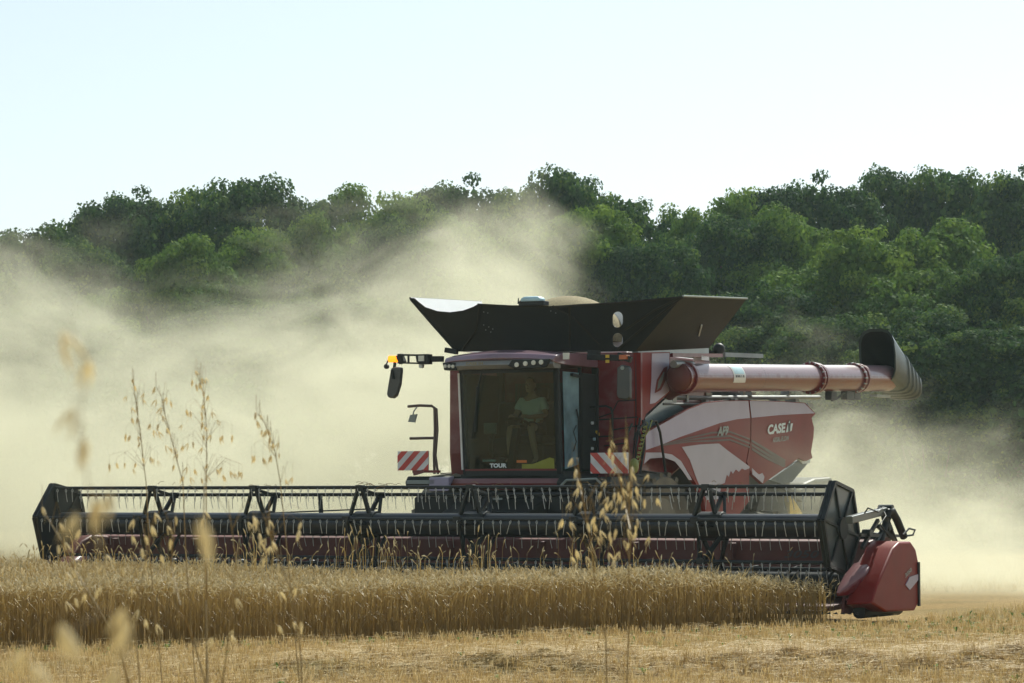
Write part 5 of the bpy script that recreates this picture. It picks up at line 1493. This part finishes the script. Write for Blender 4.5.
def oat_plant(stems, spk, d, L, seed, label, cat='grass', droop=.03, r0=.0011):
    """stems: pixel polylines from the top down; spk: list of spikelet pixels; d: distance"""
    rg = random.Random(seed)
    root_px = stems[0][-1]
    base = at(root_px[0], root_px[1], d)
    gx_, gy_ = base.x, d
    g = float(gz(gx_, gy_))
    root = empty('wild_oat', (gx_, gy_, g)); inv = Vector((gx_, gy_, g))
    ms = MB(); nodes_ = []
    for si, st_ in enumerate(stems):
        pts = [at(px, py, d + (0 if si == 0 else rg.uniform(-.08, .08)) + .0) for px, py in st_]
        last = pts[-1]
        if si == 0 or st_[-1][1] > 600: pts.append(Vector((gx_ + (last.x - gx_) * .4 + rg.uniform(-.02, .02), d, g - .01)))
        # smooth
        ms.tube([p - inv for p in pts], [r0 * (.55 + .9 * i / len(pts)) for i in range(len(pts))], 6)
        for i in range(len(pts) - 2):
            for k in range(6): nodes_.append(pts[i].lerp(pts[i + 1], k / 6))
    msp = MB()
    for px, py in spk:
        p = at(px, py - 2, d + rg.uniform(-.05, .05))
        # branch from the nearest stem node that lies lower
        cand = [q for q in nodes_ if q.z < p.z + .03] or nodes_
        nd = min(cand, key=lambda q: (q - p).length + .3 * abs(q.z - (p.z - .02)))
        top = p + Vector((0, 0, droop * rg.uniform(.4, 1)))
        mid = nd.lerp(top, .6) + Vector((0, 0, droop * .8))
        ms.tube([q - inv for q in (nd, mid, top, p)], [r0 * .35, r0 * .28, r0 * .22, r0 * .2], 4)
        spikelet(msp, p - inv, L * rg.uniform(.8, 1.15), rg)
    ms.build('stem', M['oat_stem'], root, smooth=True)
    msp.build('panicle', M['oat'], root, smooth=True)
    tag(root, label, 'wild oat', 'wild oats in front of the field')
def Z8(l, s=4.88, ox=100, oy=360): return [(x / s + ox, y / s + oy) for x, y in l]
def Z7(l): return Z8(l, 4.015, 550, 430)
def Z3(l): return Z8(l, 3.104, 0, 460)
def Z4(l): return Z8(l, 3.104, 240, 440)
oat_plant([Z7([(225, 45), (300, 30), (318, 90), (322, 200), (318, 330), (325, 440), (315, 560), (320, 700)]) + [(627, 683)], Z7([(90, 110), (108, 190), (130, 270), (150, 380), (170, 480), (178, 600)]) + [(606, 640)], Z7([(245, 50), (262, 120), (280, 200), (300, 300), (322, 400)])],
  Z7([(245, 50), (305, 40), (300, 95), (90, 120), (105, 165), (110, 210), (115, 240), (85, 295), (125, 295), (250, 105), (265, 155), (325, 175), (280, 195), (225, 210), (395, 185), (320, 215), (205, 255), (260, 258), (345, 235), (290, 240), (235, 275), (285, 270), (330, 285), (380, 285), (430, 280), (225, 300), (270, 320), (350, 260), (50, 365), (80, 375), (180, 355), (175, 380), (150, 380), (220, 350), (350, 365), (200, 410), (240, 415), (245, 435), (265, 405), (310, 405), (345, 415), (295, 450), (315, 460), (400, 435), (190, 435), (105, 490), (145, 515), (85, 515), (235, 500), (255, 530), (280, 495), (265, 510), (345, 390), (305, 345), (310, 60), (240, 80), (305, 120), (330, 155), (275, 255), (300, 290), (250, 290), (215, 320), (330, 250)]),
  5.0, .0185, 1, 'wild oat with dense pale drooping husks in front of the right warning board')
oat_plant([Z8([(157, 92), (165, 130), (180, 230), (195, 350), (210, 480), (225, 600)]) + [(150, 560), (163, 690)]],
  Z8([(157, 100), (165, 130), (215, 170), (210, 200), (130, 185), (155, 240), (180, 235), (155, 290), (185, 285), (125, 370), (148, 375), (185, 380), (195, 410), (45, 515), (80, 510), (120, 510), (160, 540), (175, 510), (245, 480), (265, 490), (280, 500), (205, 485)]),
  7.0, .020, 2, 'thin wild oat against the dust, leftmost of the four airy ones')
oat_plant([Z8([(275, 130), (300, 180), (315, 260), (340, 350), (375, 490), (405, 600)]) + [(186, 560), (196, 690)]],
  Z8([(270, 140), (275, 200), (300, 240), (305, 280), (325, 190), (345, 210), (245, 320), (260, 350), (285, 320), (285, 355), (325, 340), (320, 425), (345, 435), (360, 435), (380, 465), (360, 520), (440, 580), (405, 575)]),
  6.6, .020, 3, 'leaning wild oat against the dust, just left of the tallest one')
oat_plant([Z8([(465, 50), (505, 160), (520, 330), (520, 450), (518, 600)]) + [(207, 560), (206, 690)]],
  Z8([(465, 60), (450, 105), (470, 125), (495, 95), (515, 95), (485, 120), (503, 160), (528, 180), (505, 225), (495, 262), (545, 260), (500, 280), (500, 312), (510, 330), (572, 300), (420, 250), (442, 258), (400, 325), (505, 375), (542, 372), (500, 435), (600, 375), (645, 375), (585, 385), (525, 515), (520, 570), (570, 540), (595, 530), (600, 570), (635, 550), (655, 560), (677, 550), (693, 555), (405, 425), (430, 415), (455, 405), (425, 530), (460, 540), (495, 585)]),
  6.8, .020, 4, 'tallest wild oat rising into the dust on the left')
oat_plant([Z8([(765, 258), (800, 300), (830, 380), (855, 450), (880, 600)]) + [(288, 560), (300, 690)]],
  Z8([(760, 262), (765, 305), (790, 350), (815, 345), (830, 385), (825, 420), (845, 415), (873, 410), (875, 462), (740, 475), (755, 475), (795, 485), (835, 475), (905, 590), (940, 580), (780, 275), (812, 350)]),
  6.5, .020, 5, 'short bowed wild oat against the dust, rightmost of the four airy ones')
oat_plant([Z4([(90, 240), (95, 300), (120, 380), (160, 470), (178, 560), (190, 683)]) + [(302, 690)]],
  Z4([(25, 260), (45, 250), (60, 295), (85, 275), (90, 255), (80, 310), (95, 335), (190, 260), (185, 285), (75, 370), (120, 385), (125, 475), (175, 465), (165, 570), (190, 570), (120, 580), (60, 320), (100, 320)]),
  4.6, .019, 6, 'wild oat with cream husks crossing the reel below the short bowed one')
oat_plant([Z3([(480, 170), (455, 300), (430, 420), (420, 520), (435, 700)]), Z3([(545, 180), (530, 330), (560, 450), (600, 560), (640, 700)]), Z3([(130, 150), (190, 250), (230, 340), (300, 450), (370, 580), (400, 700)])],
  Z3([(205, 445), (232, 435), (265, 420), (300, 410), (315, 400), (410, 405), (430, 470), (450, 500), (485, 515), (450, 240), (410, 240), (530, 250), (545, 180), (415, 190), (480, 170), (130, 150), (185, 200), (250, 220), (200, 260), (180, 270), (205, 355), (230, 345), (330, 300), (455, 315), (325, 330), (380, 340), (440, 280), (500, 300), (520, 210), (470, 210)]),
  4.4, .018, 7, 'tangled wild oat in front of the left end of the reel')
oat_plant([[(228, 500), (236, 560), (228, 640), (222, 690)], [(205, 470), (204, 520), (206, 600), (208, 690)]],
  [(233, 632), (231, 637), (253, 518), (257, 523), (213, 639), (203, 520), (204, 512), (236, 600)], 4.2, .018, 8, 'sparse broken wild oat standing before the crop edge, left of the middle')
# very near, out of focus
oat_plant([[(70, 322), (84, 370), (80, 440), (95, 520), (110, 600), (118, 700)]],
  [(62, 333), (90, 362), (74, 410), (84, 440), (95, 500), (78, 515), (112, 495)], 1.0, .014, 9, 'blurred wild oat very near the lens at the far left, its husks above the reel', r0=.0003, droop=.006)
oat_plant([[(120, 560), (128, 600), (130, 700)], [(40, 590), (60, 640), (66, 700)]],
  [(125, 610), (130, 622), (60, 625), (68, 634), (24, 650), (32, 665), (118, 672), (205, 535), (200, 520)], 0.95, .014, 10, 'blurred wild oat very near the lens with pale round husks low at the left', r0=.0003, droop=.006)
